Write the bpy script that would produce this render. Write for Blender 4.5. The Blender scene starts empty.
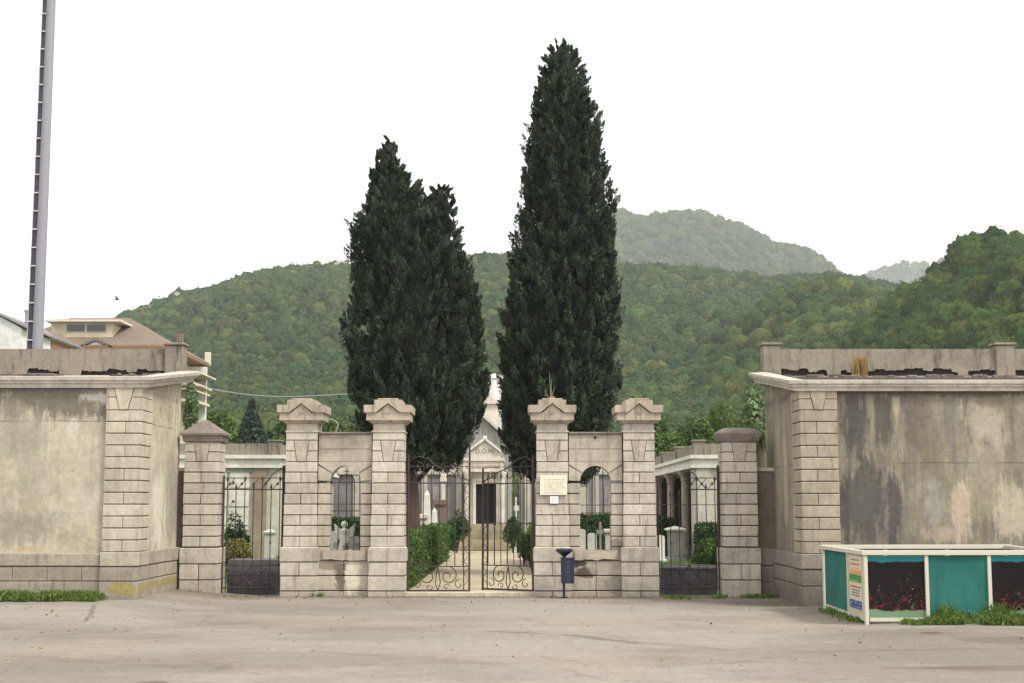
import bpy, math, random
import numpy as np
from mathutils import Vector, Matrix
random.seed(7); RNG = np.random.default_rng(11)
PI = math.pi
C = bpy.context.scene.collection
# ------------------------------------------------------------------ camera model
F = 1400.0; PITCH = math.atan(166.5 / F); CP, SP = math.cos(PITCH), math.sin(PITCH); EYE = 1.7
def P(px, py, Y):
    u = (px - 512) / F; v = (341.5 - py) / F
    t = Y / (CP - SP * v)
    return Vector((u * t, Y, EYE + (SP + CP * v) * t))
def ZP(py, Y): return P(512, py, Y).z
def XP(px, Y, py=508): return P(px, py, Y).x
def ss(t): t = np.clip(t, 0, 1); return t * t * (3 - 2 * t)
def gz(x, y):                                     # ground height
    return 0.15 * ss((-x - 5.0) / 1.6) * ss((y - 17) / 7) + 0.06 * ss((x - 4.6) / 1.5) * ss((y - 15) / 8)
# ------------------------------------------------------------------ materials
class G:
    def __init__(s, name):
        s.m = bpy.data.materials.new(name); s.m.use_nodes = True
        s.t = s.m.node_tree; s.t.nodes.clear()
        s.o = s.n('ShaderNodeOutputMaterial'); s.b = s.n('ShaderNodeBsdfPrincipled')
        s.t.links.new(s.b.outputs[0], s.o.inputs[0])
        s.pos = s.n('ShaderNodeNewGeometry').outputs['Position']
        s.xyz = None
    def n(s, k): return s.t.nodes.new(k)
    def put(s, sock, v):
        if hasattr(v, 'is_output'): s.t.links.new(v, sock)
        else:
            if isinstance(v, (tuple, list)) and len(v) == 3 and sock.type == 'RGBA': v = (*v, 1)
            sock.default_value = v
    def sep(s):
        if s.xyz is None:
            q = s.n('ShaderNodeSeparateXYZ'); s.put(q.inputs[0], s.pos); s.xyz = q.outputs
        return s.xyz
    def math(s, op, a, b=0.0, c=0.0):
        q = s.n('ShaderNodeMath'); q.operation = op
        s.put(q.inputs[0], a); s.put(q.inputs[1], b); s.put(q.inputs[2], c); return q.outputs[0]
    def scale(s, v):
        q = s.n('ShaderNodeVectorMath'); q.operation = 'MULTIPLY'; s.put(q.inputs[0], s.pos); q.inputs[1].default_value = v; return q.outputs[0]
    def noise(s, sc, det=5, ro=.6, st=None, dist=0.0, off=None):
        q = s.n('ShaderNodeTexNoise'); q.inputs['Scale'].default_value = sc
        q.inputs['Detail'].default_value = det; q.inputs['Roughness'].default_value = ro; q.inputs['Distortion'].default_value = dist
        v = s.scale(st) if st else s.pos
        if off is not None:
            a = s.n('ShaderNodeVectorMath'); s.put(a.inputs[0], v); a.inputs[1].default_value = (off, off * 1.7, off * .6); v = a.outputs[0]
        s.put(q.inputs['Vector'], v); return q.outputs['Fac']
    def ramp(s, f, a, b):
        q = s.n('ShaderNodeMapRange'); q.interpolation_type = 'SMOOTHSTEP'
        s.put(q.inputs['Value'], f); s.put(q.inputs['From Min'], a); s.put(q.inputs['From Max'], b); return q.outputs[0]
    def mix(s, f, a, b):
        q = s.n('ShaderNodeMix'); q.data_type = 'RGBA'
        s.put(q.inputs[0], f); s.put(q.inputs[6], a); s.put(q.inputs[7], b); return q.outputs[2]
    def mulc(s, a, f):
        q = s.n('ShaderNodeVectorMath'); q.operation = 'SCALE'; s.put(q.inputs[0], a); s.put(q.inputs['Scale'], f); return q.outputs[0]
    def patch(s, cx, cz, rx, rz, nz, amp=.8, soft=.25, axis='X'):
        # stain with its own ragged outline at a place on the wall
        x = s.sep()['XY'.index(axis)]; z = s.sep()[2]
        a = s.math('POWER', s.math('ABSOLUTE', s.math('DIVIDE', s.math('SUBTRACT', x, cx), rx)), 2.0)
        b = s.math('POWER', s.math('ABSOLUTE', s.math('DIVIDE', s.math('SUBTRACT', z, cz), rz)), 2.0)
        d = s.math('ADD', s.math('SQRT', s.math('ADD', a, b)), s.math('MULTIPLY', s.math('SUBTRACT', nz, .5), amp * 2))
        return s.math('SUBTRACT', 1.0, s.ramp(d, 1 - soft, 1 + soft))
    def island(s): return s.n('ShaderNodeNewGeometry').outputs['Random Per Island']
    def attr(s, name):
        q = s.n('ShaderNodeAttribute'); q.attribute_name = name; return q.outputs['Fac']
    def done(s, col, rough=.85, bump=None, bs=.5, bd=.02, spec=.3, metal=0.0):
        s.put(s.b.inputs['Base Color'], col); s.put(s.b.inputs['Roughness'], rough)
        s.b.inputs['Specular IOR Level'].default_value = spec; s.b.inputs['Metallic'].default_value = metal
        if bump is not None:
            q = s.n('ShaderNodeBump'); q.inputs['Strength'].default_value = bs; q.inputs['Distance'].default_value = bd
            s.put(q.inputs['Height'], bump); s.t.links.new(q.outputs[0], s.b.inputs['Normal'])
        return s.m
def plain(name, col, rough=.6, var=.15, sc=6.0, spec=.3, metal=0.0, isl=0.0):
    g = G(name); f = g.math('ADD', 1 - var, g.math('MULTIPLY', g.noise(sc, 5, .65), 2 * var))
    c = g.mulc(g.mix(0.0, col, col), f)
    if isl: c = g.mulc(c, g.math('ADD', 1 - isl, g.math('MULTIPLY', g.island(), 2 * isl)))
    return g.done(c, rough, g.noise(sc * 6, 4), .25, .005, spec, metal)

def stone(name, base, dark=(.16, .14, .12), dirt=.5, patches=(), isl=.10, zlo=1.0, extra=None):
    g = G(name)
    n1 = g.noise(1.3, 6, .65, off=3); n2 = g.ramp(g.noise(16, 6, .75), .28, .72); n3 = g.ramp(g.noise(5, 6, .72, off=7), .3, .7)
    st = g.noise(3.0, 6, .72, st=(2.6, 2.6, .32), off=1)
    c = g.mix(g.ramp(n1, .35, .65), base, tuple(x * y for x, y in zip(base, (.80, .80, .79))))
    c = g.mulc(c, g.math('ADD', 1 - isl, g.math('MULTIPLY', g.island(), 2 * isl)))
    c = g.mix(g.math('MULTIPLY', g.ramp(st, .50, .70), dirt), c, dark)
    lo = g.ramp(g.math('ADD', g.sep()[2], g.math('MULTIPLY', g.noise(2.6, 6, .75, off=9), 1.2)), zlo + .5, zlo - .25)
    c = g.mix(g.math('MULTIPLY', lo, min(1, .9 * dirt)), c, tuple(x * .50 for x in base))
    nz = g.noise(4.5, 6, .72, off=5, dist=.4)
    for (cx, cz, rx, rz, col, k) in patches:
        c = g.mix(g.math('MULTIPLY', g.patch(cx, cz, rx, rz, nz, 1.3, .16), k), c, col)
    c = g.mulc(c, g.math('ADD', .80, g.math('ADD', g.math('MULTIPLY', n2, .22), g.math('MULTIPLY', n3, .18))))
    pit = g.ramp(g.noise(24, 3, .6, off=31), .30, .24); c = g.mix(g.math('MULTIPLY', pit, .6), c, tuple(x * .4 for x in base))
    if extra: c = extra(g, c)
    return g.done(c, .9, g.math('ADD', g.math('ADD', n2, n3), g.math('MULTIPLY', n1, .6)), .32, .008, .12)

M = {}
STONE = (.50, .455, .395)
M['pier'] = stone('pier_stone', STONE, dirt=.6, isl=.13, zlo=.65)
M['pier_cap'] = stone('cap_stone', (.43, .37, .30), (.13, .105, .09), .75, isl=.03, zlo=-2)
M['low_cap'] = stone('weathered_low_cap', (.25, .215, .19), (.07, .06, .055), .7, isl=.03, zlo=-2)
M['joint'] = plain('mortar', (.12, .10, .085), .95)
M['iron'] = plain('rusty_wrought_iron', (.045, .027, .030), .6, .3, 20, .4)
M['sill'] = stone('sill_stone', (.44, .39, .32), dirt=.5, isl=.02, zlo=-2)
M['threshold'] = stone('threshold_stone', (.50, .46, .36), dirt=.25, isl=.02, zlo=-2)
M['concrete'] = stone('weathered_concrete', (.27, .24, .20), (.07, .065, .06), .9, isl=.02, zlo=-2)
M['cornice'] = stone('cornice_concrete', (.50, .46, .41), (.17, .15, .13), .5, isl=.02, zlo=-2)
M['roofing'] = plain('rotten_bitumen_roofing', (.035, .03, .03), .95, .5, 5)
M['rubble'] = plain('broken_roof_rubble', (.13, .11, .095), .95, .4, 8, isl=.4)
M['bin'] = plain('navy_enamel', (.013, .020, .048), .45, .15, 5, .5)
M['marble'] = stone('white_marble', (.66, .64, .60), (.3, .28, .26), .35, isl=.08, zlo=-2)
M['greytomb'] = stone('grey_tomb_stone', (.33, .32, .31), (.1, .09, .09), .5, isl=.05, zlo=-2)
M['darktomb'] = stone('dark_tomb_stone', (.125, .11, .135), (.04, .035, .04), .5, isl=.03, zlo=-2)
M['tombtop'] = stone('pale_slate_top', (.26, .26, .28), (.1, .1, .1), .4, isl=.03, zlo=-2)
M['browntomb'] = stone('brown_tomb_stone', (.19, .145, .13), (.08, .06, .05), .5, isl=.03, zlo=-2)
M['arcade'] = stone('arcade_plaster', (.52, .49, .43), (.2, .19, .17), .5, isl=.03, zlo=-2)
M['arcade_white'] = stone('arcade_white_band', (.70, .68, .64), (.3, .28, .25), .35, isl=.02, zlo=-2)
M['arcade_brown'] = stone('arcade_brown_pilaster', (.30, .24, .19), (.14, .1, .08), .4, isl=.03, zlo=-2)
M['greywall'] = stone('grey_wall_stone', (.25, .24, .255), (.15, .14, .15), .4, isl=.1, zlo=-2)
M['column'] = stone('shaded_column_stone', (.36, .32, .27), (.15, .14, .12), .5, isl=.03, zlo=-2)  # arcade columns: portico shade darkened into the stone colour
M['chapel'] = stone('chapel_stone', (.64, .59, .52), (.3, .27, .24), .35, isl=.02, zlo=-2)
M['dark'] = plain('dark_interior_door', (.012, .010, .014), .8, .1)
M['purple_dark'] = plain('portico_shade_wall', (.04, .03, .04), .9, .2, 3)  # roof shade of the portico put into the wall colour
M['bark'] = plain('cypress_bark', (.085, .055, .05), .95, .35, 9)
M['bark_grey'] = plain('tree_bark', (.11, .09, .07), .95, .3, 9)
M['mast'] = plain('galvanised_mast', (.25, .245, .29), .5, .08, 2, .4)
M['mast_dark'] = plain('dark_cable_tray', (.05, .05, .07), .7, .1)
M['cream_metal'] = plain('cream_painted_metal', (.53, .51, .42), .45, .10, 4, .4)
M['glass'] = plain('window_glass', (.05, .055, .06), .15, .05, 2, .6)
M['letters'] = plain('letter_bronze', (.20, .17, .13), .7, .1)
M['wire'] = plain('cable_grey', (.33, .33, .34), .5, .05)
M['twig'] = plain('dry_twig', (.30, .27, .17), .9, .2)
M['house_white'] = stone('white_house_plaster', (.72, .72, .72), (.5, .5, .5), .3, isl=.01, zlo=-2)
M['house_cream'] = stone('cream_house_plaster', (.62, .56, .42), (.4, .35, .25), .3, isl=.01, zlo=-2)
M['soffit'] = plain('brown_wood_soffit', (.22, .13, .08), .8, .15, 5)
M['fascia'] = plain('pale_fascia', (.6, .56, .47), .7, .1, 5)
M['print_red'] = plain('red_flowers', (.4, .03, .04), .7, .2)

def teal():
    g = G('teal_painted_panel'); n = g.noise(1.8, 5, .6); s = g.noise(4, 5, .6, st=(4, 4, .5))
    c = g.mix(g.ramp(n, .3, .7), (.020, .115, .100), (.028, .150, .128))
    c = g.mix(g.math('MULTIPLY', g.ramp(s, .50, .68), .6), c, (.022, .075, .10))
    g2 = g.math('MULTIPLY', g.ramp(g.noise(30, 4, .7), .66, .72), .5)
    return g.done(g.mix(g2, c, (.2, .3, .28)), .75, g.noise(20), .15, .004, .15)
M['teal'] = teal()
def tiles():
    g = G('clay_roof_tiles'); w = g.n('ShaderNodeTexWave'); w.wave_type = 'BANDS'; w.bands_direction = 'X'
    w.inputs['Scale'].default_value = 1.6; w.inputs['Distortion'].default_value = .4; g.put(w.inputs['Vector'], g.pos)
    w2 = g.n('ShaderNodeTexWave'); w2.bands_direction = 'Z'; w2.inputs['Scale'].default_value = 2.2; w2.inputs['Distortion'].default_value = .6; g.put(w2.inputs['Vector'], g.pos)
    c = g.mix(g.noise(1.5, 5, .7), (.14, .11, .092), (.26, .205, .165))
    c = g.mix(g.math('MULTIPLY', g.ramp(w2.outputs['Fac'], .3, .0), .5), c, (.09, .06, .05))
    return g.done(c, .9, w.outputs['Fac'], .6, .05, .2)
M['tiles'] = tiles()
def stucco(name, base, patches, streak, streak_col, streak_amt, seam, seam_x=None):
    g = G(name)
    big = g.noise(.55, 8, .70, off=2); mid = g.noise(1.7, 8, .74, dist=.6, off=4); fine = g.ramp(g.noise(11, 8, .78), .28, .72); med = g.ramp(g.noise(4, 7, .74, dist=.4, off=6), .3, .7)
    nz = g.math('ADD', g.math('MULTIPLY', g.noise(1.8, 8, .78, dist=.6, off=8), .35), g.math('MULTIPLY', g.noise(6.5, 8, .78, st=(1, 1, .16), off=18), .65))
    c = g.mix(g.ramp(big, .38, .62), base, tuple(x * y for x, y in zip(base, (.74, .74, .71))))
    c = g.mix(g.math('MULTIPLY', g.ramp(mid, .50, .64), .5), c, tuple(x * y for x, y in zip(base, (1.22, 1.18, 1.08))))
    for (sc, off, k) in streak:
        s1 = g.noise(sc, 8, .74, st=(1, 1, .11), off=off, dist=.2)
        c = g.mix(g.math('MULTIPLY', g.ramp(s1, .49, .60), k * streak_amt), c, streak_col)
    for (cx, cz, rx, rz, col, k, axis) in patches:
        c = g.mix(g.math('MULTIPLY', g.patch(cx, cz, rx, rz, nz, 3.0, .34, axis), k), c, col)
    if seam:
        d = g.math('ABSOLUTE', g.math('ADD', g.math('SUBTRACT', g.sep()[2], seam), g.math('MULTIPLY', g.math('SUBTRACT', g.noise(.9, 3, .5), .5), .04)))
        c = g.mix(g.math('MULTIPLY', g.ramp(d, .012, .004), g.math('MULTIPLY', g.ramp(g.noise(1.3, 4, .6, off=40), .40, .55), .7)), c, (.08, .07, .06))
    c = g.mulc(c, g.math('ADD', .78, g.math('ADD', g.math('MULTIPLY', fine, .22), g.math('MULTIPLY', med, .20))))
    h = g.math('ADD', g.math('MULTIPLY', fine, .4), g.math('ADD', g.math('MULTIPLY', med, .5), mid))
    return g.done(c, .94, h, .35, .012, .12)
# ------------------------------------------------------------------ mesh builder
class MB:
    def __init__(s): s.V = []; s.F = []; s.n = 0; s.M = None; s.T = []
    def add(s, vs, fs, mi=0, tint=None):
        vs = np.asarray(vs, float)
        if s.M is not None:
            m = np.array(s.M); vs = vs @ m[:3, :3].T + m[:3, 3]
        for f in fs: s.F.append((np.asarray(f, int).reshape(1, -1) + s.n, mi))
        s.V.append(vs); s.n += len(vs); s.T.append(np.zeros(len(vs)) if tint is None else tint)
    def addn(s, vs, fs, mi=0, tint=None):          # fs one array (n,k)
        s.F.append((np.asarray(fs, int) + s.n, mi)); s.V.append(np.asarray(vs, float)); s.n += len(vs)
        s.T.append(np.zeros(len(vs)) if tint is None else tint)
    def box(s, x0, x1, y0, y1, z0, z1, c=0, mi=0):
        if x1 < x0: x0, x1 = x1, x0
        if y1 < y0: y0, y1 = y1, y0
        if not c:
            v = [(x, y, z) for x in (x0, x1) for y in (y0, y1) for z in (z0, z1)]
            s.add(v, [(0, 1, 3, 2), (4, 6, 7, 5), (0, 4, 5, 1), (2, 3, 7, 6), (0, 2, 6, 4), (1, 5, 7, 3)], mi); return
        c = min(c, (x1 - x0) / 2.1, (y1 - y0) / 2.1, (z1 - z0) / 2.1)
        v = []; idx = {}
        for i in (0, 1):
            for j in (0, 1):
                for k in (0, 1):
                    b = [(x0, x1)[i], (y0, y1)[j], (z0, z1)[k]]; sg = [1 - 2 * i, 1 - 2 * j, 1 - 2 * k]
                    for a in range(3):
                        q = [b[t] + (0 if t == a else sg[t] * c) for t in range(3)]
                        idx[i, j, k, a] = len(v); v.append(q)
        fs = []
        for a in range(3):
            o = [t for t in range(3) if t != a]
            for sd in (0, 1):
                r = []
                for p, q in ((0, 0), (1, 0), (1, 1), (0, 1)):
                    ijk = [0, 0, 0]; ijk[a] = sd; ijk[o[0]] = p; ijk[o[1]] = q; r.append(idx[(*ijk, a)])
                fs.append(r)
            for p in (0, 1):
                for q in (0, 1):
                    A = [0, 0, 0]; A[o[0]] = p; A[o[1]] = q; B = A[:]; B[a] = 1
                    fs.append([idx[(*A, o[0])], idx[(*B, o[0])], idx[(*B, o[1])], idx[(*A, o[1])]])
        for i in (0, 1):
            for j in (0, 1):
                for k in (0, 1): fs.append([idx[i, j, k, a] for a in range(3)])
        s.add(v, fs, mi)
    def prism(s, poly, y0, y1, mi=0, plane='XZ'):   # polygon in XZ extruded in Y (or 'YZ' in X, 'XY' in Z)
        n = len(poly)
        def w(a, b, c): return {'XZ': (a, c, b), 'YZ': (c, a, b), 'XY': (a, b, c)}[plane]
        v = [w(a, b, y0) for a, b in poly] + [w(a, b, y1) for a, b in poly]
        fs = [list(range(n)), list(range(2 * n - 1, n - 1, -1))] + [(i, (i + 1) % n, (i + 1) % n + n, i + n) for i in range(n)]
        s.add(v, fs, mi)
    def tube(s, pts, r, n=6, mi=0, closed=False):
        pts = [Vector(p) for p in pts]; L = len(pts); rs = r if isinstance(r, (list, tuple)) else [r] * L
        v = []
        up = None
        for i, p in enumerate(pts):
            d = (pts[min(i + 1, L - 1)] - pts[max(i - 1, 0)]).normalized()
            if up is None:
                up = Vector((0, 1, 0)) if abs(d.y) < .8 else Vector((1, 0, 0))
            a = d.cross(up).normalized(); b = a.cross(d).normalized(); up = b
            for k in range(n):
                t = 2 * PI * (k + .5) / n; v.append(p + (a * math.cos(t) + b * math.sin(t)) * rs[i])
        fs = [(i * n + k, i * n + (k + 1) % n, (i + 1) * n + (k + 1) % n, (i + 1) * n + k) for i in range(L - 1) for k in range(n)]
        fs += [list(range(n))[::-1], [(L - 1) * n + k for k in range(n)]]
        s.add([tuple(q) for q in v], fs, mi)
    def lathe(s, prof, cx=0, cy=0, n=16, mi=0, sq=False):
        v = []; m = 4 if sq else n
        for r, z in prof:
            for k in range(m):
                t = 2 * PI * (k + .5) / m; rr = r * (math.sqrt(2) if sq else 1)
                v.append((cx + rr * math.cos(t), cy + rr * math.sin(t), z))
        L = len(prof)
        fs = [(i * m + k, i * m + (k + 1) % m, (i + 1) * m + (k + 1) % m, (i + 1) * m + k) for i in range(L - 1) for k in range(m)]
        fs += [list(range(m))[::-1], [(L - 1) * m + k for k in range(m)]]
        s.add(v, fs, mi)
    def ball(s, c, r, mi=0, n=8):
        pr = [(r * math.sin(PI * i / 6) + 1e-4, c[2] - r * math.cos(PI * i / 6)) for i in range(7)]
        s.lathe(pr, c[0], c[1], n, mi)
    def build(s, name, mats, parent=None, base=None, smooth=False):
        V = np.concatenate(s.V); off = np.zeros(3)
        if parent is not None: off = np.array([float(q) for q in parent['_o']])
        elif base is not None: off = np.array(base, float)
        V = V - off
        me = bpy.data.meshes.new(name)
        me.vertices.add(len(V)); me.vertices.foreach_set('co', V.astype(np.float32).ravel())
        loops = np.concatenate([f.ravel() for f, _ in s.F]); tot = np.concatenate([np.full(len(f), f.shape[1]) for f, _ in s.F])
        mi = np.concatenate([np.full(len(f), m) for f, m in s.F])
        me.loops.add(len(loops)); me.loops.foreach_set('vertex_index', loops.astype(np.int32))
        me.polygons.add(len(tot)); me.polygons.foreach_set('loop_start', np.concatenate([[0], np.cumsum(tot)[:-1]]).astype(np.int32))
        me.polygons.foreach_set('loop_total', tot.astype(np.int32)); me.polygons.foreach_set('material_index', mi.astype(np.int32))
        me.polygons.foreach_set('use_smooth', np.full(len(tot), bool(smooth)))
        me.update(calc_edges=True)
        me.polygons.foreach_set('use_smooth', np.full(len(tot), bool(smooth)))
        T = np.concatenate(s.T)
        if T.any():
            a = me.attributes.new('tint', 'FLOAT', 'POINT'); a.data.foreach_set('value', T.astype(np.float32))
        for m in (mats if isinstance(mats, (list, tuple)) else [mats]): me.materials.append(m)
        if len(V) < 60000:
            import bmesh
            bm = bmesh.new(); bm.from_mesh(me); bmesh.ops.recalc_face_normals(bm, faces=bm.faces); bm.to_mesh(me); bm.free()
        o = bpy.data.objects.new(name, me); C.objects.link(o)
        if parent is not None:
            o.parent = parent; o['_o'] = [float(q) for q in off]
        else:
            o.location = off; o['_o'] = [float(q) for q in off]
        return o
def tag(o, label=None, cat=None, group=None, kind=None):
    if label: o['label'] = label
    if cat: o['category'] = cat
    if group: o['group'] = group
    if kind: o['kind'] = kind
    return o
def thing(name, loc, label, cat, group=None):
    o = bpy.data.objects.new(name, None); C.objects.link(o); o.empty_display_size = .2
    o.location = loc; o['_o'] = [float(q) for q in loc]; return tag(o, label, cat, group)

# ------------------------------------------------------------------ foliage
def leafmat(name, dark, light, warm=None, isl=.35, trans=.15, mot=0):
    g = G(name); t = g.attr('tint'); r = g.island()
    c = g.mix(t, dark, light)
    if warm: c = g.mix(g.math('MULTIPLY', g.ramp(g.math('FRACT', g.math('MULTIPLY', t, 7.3)), .55, 1.0), .38), c, warm)
    c = g.mulc(c, g.math('ADD', 1 - isl, g.math('MULTIPLY', r, 2 * isl)))
    bp = None
    if mot:
        n_ = g.noise(mot, 5, .75, off=3); n2_ = g.noise(mot * .35, 5, .7, off=13)
        c = g.mulc(c, g.math('ADD', .25, g.math('ADD', g.math('MULTIPLY', g.ramp(n_, .32, .68), 1.0), g.math('MULTIPLY', g.ramp(n2_, .35, .65), .55)))); bp = n_
    m = g.done(c, .8, bp, 1.0, .5 / mot if mot else .01, spec=.08)
    tr = g.n('ShaderNodeBsdfTranslucent'); g.put(tr.inputs[0], c)
    mx = g.n('ShaderNodeMixShader'); mx.inputs[0].default_value = trans
    g.t.links.new(g.b.outputs[0], mx.inputs[1]); g.t.links.new(tr.outputs[0], mx.inputs[2]); g.t.links.new(mx.outputs[0], g.o.inputs[0])
    return m
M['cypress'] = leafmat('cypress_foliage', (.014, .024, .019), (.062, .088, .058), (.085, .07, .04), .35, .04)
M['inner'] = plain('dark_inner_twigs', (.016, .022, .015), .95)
M['hedge'] = leafmat('hedge_leaves', (.045, .095, .026), (.095, .165, .045), (.16, .20, .05))
M['shrub_dark'] = leafmat('dark_shrub_leaves', (.025, .055, .02), (.05, .10, .035))
M['shrub_olive'] = leafmat('olive_shrub_leaves', (.10, .11, .03), (.20, .20, .06), (.22, .13, .06))
M['pale_leaf'] = leafmat('pale_tree_leaves', (.11, .17, .08), (.24, .32, .17), None, .35, .3)
M['tree_leaf'] = leafmat('tree_leaves', (.035, .075, .022), (.085, .15, .035), (.13, .14, .04))
M['conifer'] = leafmat('conifer_needles', (.05, .08, .06), (.09, .13, .10))
M['wood_near'] = leafmat('near_wood_leaves', (.012, .040, .010), (.10, .155, .022), (.17, .15, .03), .22, .08, 1.3)
M['wood_far'] = leafmat('far_wood_leaves', (.012, .040, .016), (.088, .135, .028), (.14, .13, .03), .2, .06, .8)
M['grass'] = leafmat('grass_blades', (.06, .12, .025), (.16, .26, .055), (.34, .32, .12), .4, .35)
M['drygrass'] = leafmat('dry_grass_blades', (.30, .20, .07), (.42, .30, .13), None, .3, .3)

def unit(v): return v / np.maximum(np.linalg.norm(v, axis=-1, keepdims=True), 1e-9)
def quads(mb, c, nrm, size, tint, rng=RNG, jit=.7, asp=.6, axis=None):
    n = len(c); nrm = unit(nrm + rng.normal(0, jit, (n, 3)))
    a = unit(np.cross(nrm, rng.normal(0, 1, (n, 3)))) if axis is None else unit(axis - nrm * (axis * nrm).sum(1, keepdims=True))
    b = np.cross(nrm, a); sz = (size * rng.uniform(.6, 1.35, n))[:, None]
    v = np.stack([c - a * sz, c - b * sz * asp, c + a * sz, c + b * sz * asp], 1).reshape(-1, 3)
    mb.addn(v, np.arange(4 * n).reshape(n, 4), 0, np.repeat(tint, 4))
def sphere_dirs(n, rng=RNG, zmin=-1):
    z = rng.uniform(zmin, 1, n); t = rng.uniform(0, 2 * PI, n); r = np.sqrt(1 - z * z)
    return np.stack([r * np.cos(t), r * np.sin(t), z], 1)
def leafy(mb, center, rx, ry, rz, lobes, leaves, size, tint=.5, zmin=-.6, lobe_r=.42, tv=.3, rng=RNG):
    c0 = np.array(center); R = np.array([rx, ry, rz])
    d = sphere_dirs(lobes, rng, zmin); lc = c0 + d * R * rng.uniform(.45, .8, (lobes, 1)); lt = np.clip(tint + rng.uniform(-tv, tv, lobes), 0, 1)
    lr = rng.uniform(.7, 1.2, (lobes, 1)) * lobe_r
    k = rng.integers(0, lobes, leaves); dd = sphere_dirs(leaves, rng, -.8)
    p = lc[k] + dd * R * lr[k] * rng.uniform(.55, 1.1, (leaves, 1)) ** .6
    quads(mb, p, dd, size, np.clip(lt[k] + rng.uniform(-.1, .1, leaves), 0.01, 1), rng)

# ------------------------------------------------------------------ hills
def sines(seed, base, n=7):
    r = np.random.default_rng(seed); ks = [(r.normal(0, 1, 2) * base * (1.6 ** i), r.uniform(0, 6.28), 1 / 1.7 ** i) for i in range(n)]
    return lambda x, y: sum(a * np.sin(k[0] * x + k[1] * y + p) for k, p, a in ks)
def hill(name, Y0, frac, prof, treeh, expo, bump, seed):
    px = np.array([p[0] for p in prof], float); py = np.array([p[1] for p in prof], float)
    X = np.array([XP(a, Y0, b) for a, b in prof]); Z = np.array([ZP(b, Y0) for b in py]) - treeh
    nf = sines(seed, .9 / (Y0 * .12))
    ridge_noise = sines(seed + 1, 9 / Y0)
    def h(x, y):
        t = (y / Y0 - frac) / (1 - frac); zr = np.interp(x, X, Z) + bump * .12 * ridge_noise(x, x * 0)
        zr = np.maximum(zr, 0)
        up = np.clip(t, 0, 1) ** expo; dn = np.where(t > 1, 1 - (t - 1) * .8, 1)
        gully = (nf(x, y) - 2.2) * np.clip(t, 0, 1) * np.clip((1.0 - t) * 3, 0, 1) * np.clip(zr / 40, 0, 1)
        return zr * up * dn + bump * .5 * gully - 1.0
    x0, x1 = X[0], X[-1]
    nx, ny = 130, 50
    xs = np.linspace(x0, x1, nx); ys = np.linspace(Y0 * frac, Y0 * (1 + .35 * (1 - frac)), ny)
    gx, gy = np.meshgrid(xs, ys, indexing='ij'); zz = h(gx, gy)
    mb = MB(); idx = np.arange(nx * ny).reshape(nx, ny)
    f = np.stack([idx[:-1, :-1], idx[1:, :-1], idx[1:, 1:], idx[:-1, 1:]], -1).reshape(-1, 4)
    mb.addn(np.stack([gx, gy, zz], -1).reshape(-1, 3), f)
    o = mb.build(name, M['hillsoil'], smooth=True); tag(o, kind='structure')
    return h, x0, x1
def ico(sub):
    import bmesh
    bm = bmesh.new(); bmesh.ops.create_icosphere(bm, subdivisions=sub, radius=1); bm.verts.ensure_lookup_table()
    v = np.array([q.co[:] for q in bm.verts]); f = np.array([[q.index for q in t.verts] for t in bm.faces]); bm.free(); return v, f
ICO = {1: ico(2), 2: ico(3)}
def woodland(name, h, Y0, frac, x0, x1, n, R, leaves, size, mat, seed, label):
    sub = 2 if Y0 < 400 else 1
    r = np.random.default_rng(seed)
    ys = Y0 * (frac + (1.03 - frac) * r.uniform(0, 1, n) ** .8); lim = .40
    x = r.uniform(-1, 1, n) * lim * ys
    # extra crowns along the skyline
    k = n // 7; ys[:k] = Y0 * r.uniform(.985, 1.01, k); x[:k] = r.uniform(-1, 1, k) * lim * Y0
    ok = (x > x0) & (x < x1); x = x[ok]; ys = ys[ok]; z = h(x, ys); ok = z > .5; x = x[ok]; ys = ys[ok]; z = z[ok]
    m = len(x); rr = R * r.uniform(.5, 1.3, m) * (.45 + .55 * ys / Y0); z = z + rr * r.uniform(-.2, .22, m); tn = sines(seed + 5, 12 / Y0)(x, ys)
    ct = np.clip(.42 + .10 * tn + r.normal(0, .17, m), .02, 1)
    k = np.repeat(np.arange(m), leaves); L = len(k)
    iv, jf = ICO[sub]; nv = len(iv); mb = MB()
    # every crown is a lumpy dome of its own
    ph = r.uniform(0, 6.28, (m, 4)); D = iv[None]
    lump = 1 + .15 * np.sin(D[..., 0] * 4.2 + ph[:, None, 0] + D[..., 2] * 3) * np.sin(D[..., 1] * 4.7 + ph[:, None, 1]) + .10 * np.sin(D[..., 2] * 6 + ph[:, None, 2] + D[..., 0] * 5) + r.normal(0, .085, (m, nv))
    asp = r.uniform(.85, 1.2, m)[:, None, None] * np.array([0, 0, 1.]) + np.array([1., 1, 0])
    cen = np.stack([x, ys, z + rr * .30], 1)[:, None]
    V = cen + D * lump[..., None] * rr[:, None, None] * asp
    mb.addn((cen + (V - cen) * .84).reshape(-1, 3), (jf[None] + (np.arange(m) * nv)[:, None, None]).reshape(-1, 3), 0, np.repeat(ct * .5, nv))
    if leaves:
        k = np.repeat(np.arange(m), leaves); L = len(k); vi = r.integers(0, nv, L); up = D[0][vi, 2] > -.35; k = k[up]; vi = vi[up]; L = len(k)
        p = V[k, vi] * 1.0 - (V[k, vi] - cen[k, 0]) * r.uniform(-.03, .14, (L, 1)) + r.normal(0, .07, (L, 3)) * rr[k][:, None] * np.array([1, 1, .5])
        quads(mb, p, D[0][vi] * np.array([1, 1, .8]), size, np.clip(ct[k] + r.uniform(-.22, .22, L), .01, 1), r, .32, .75)
    o = mb.build(name, mat, smooth=True); return tag(o, label, 'woodland', kind='stuff')
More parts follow.
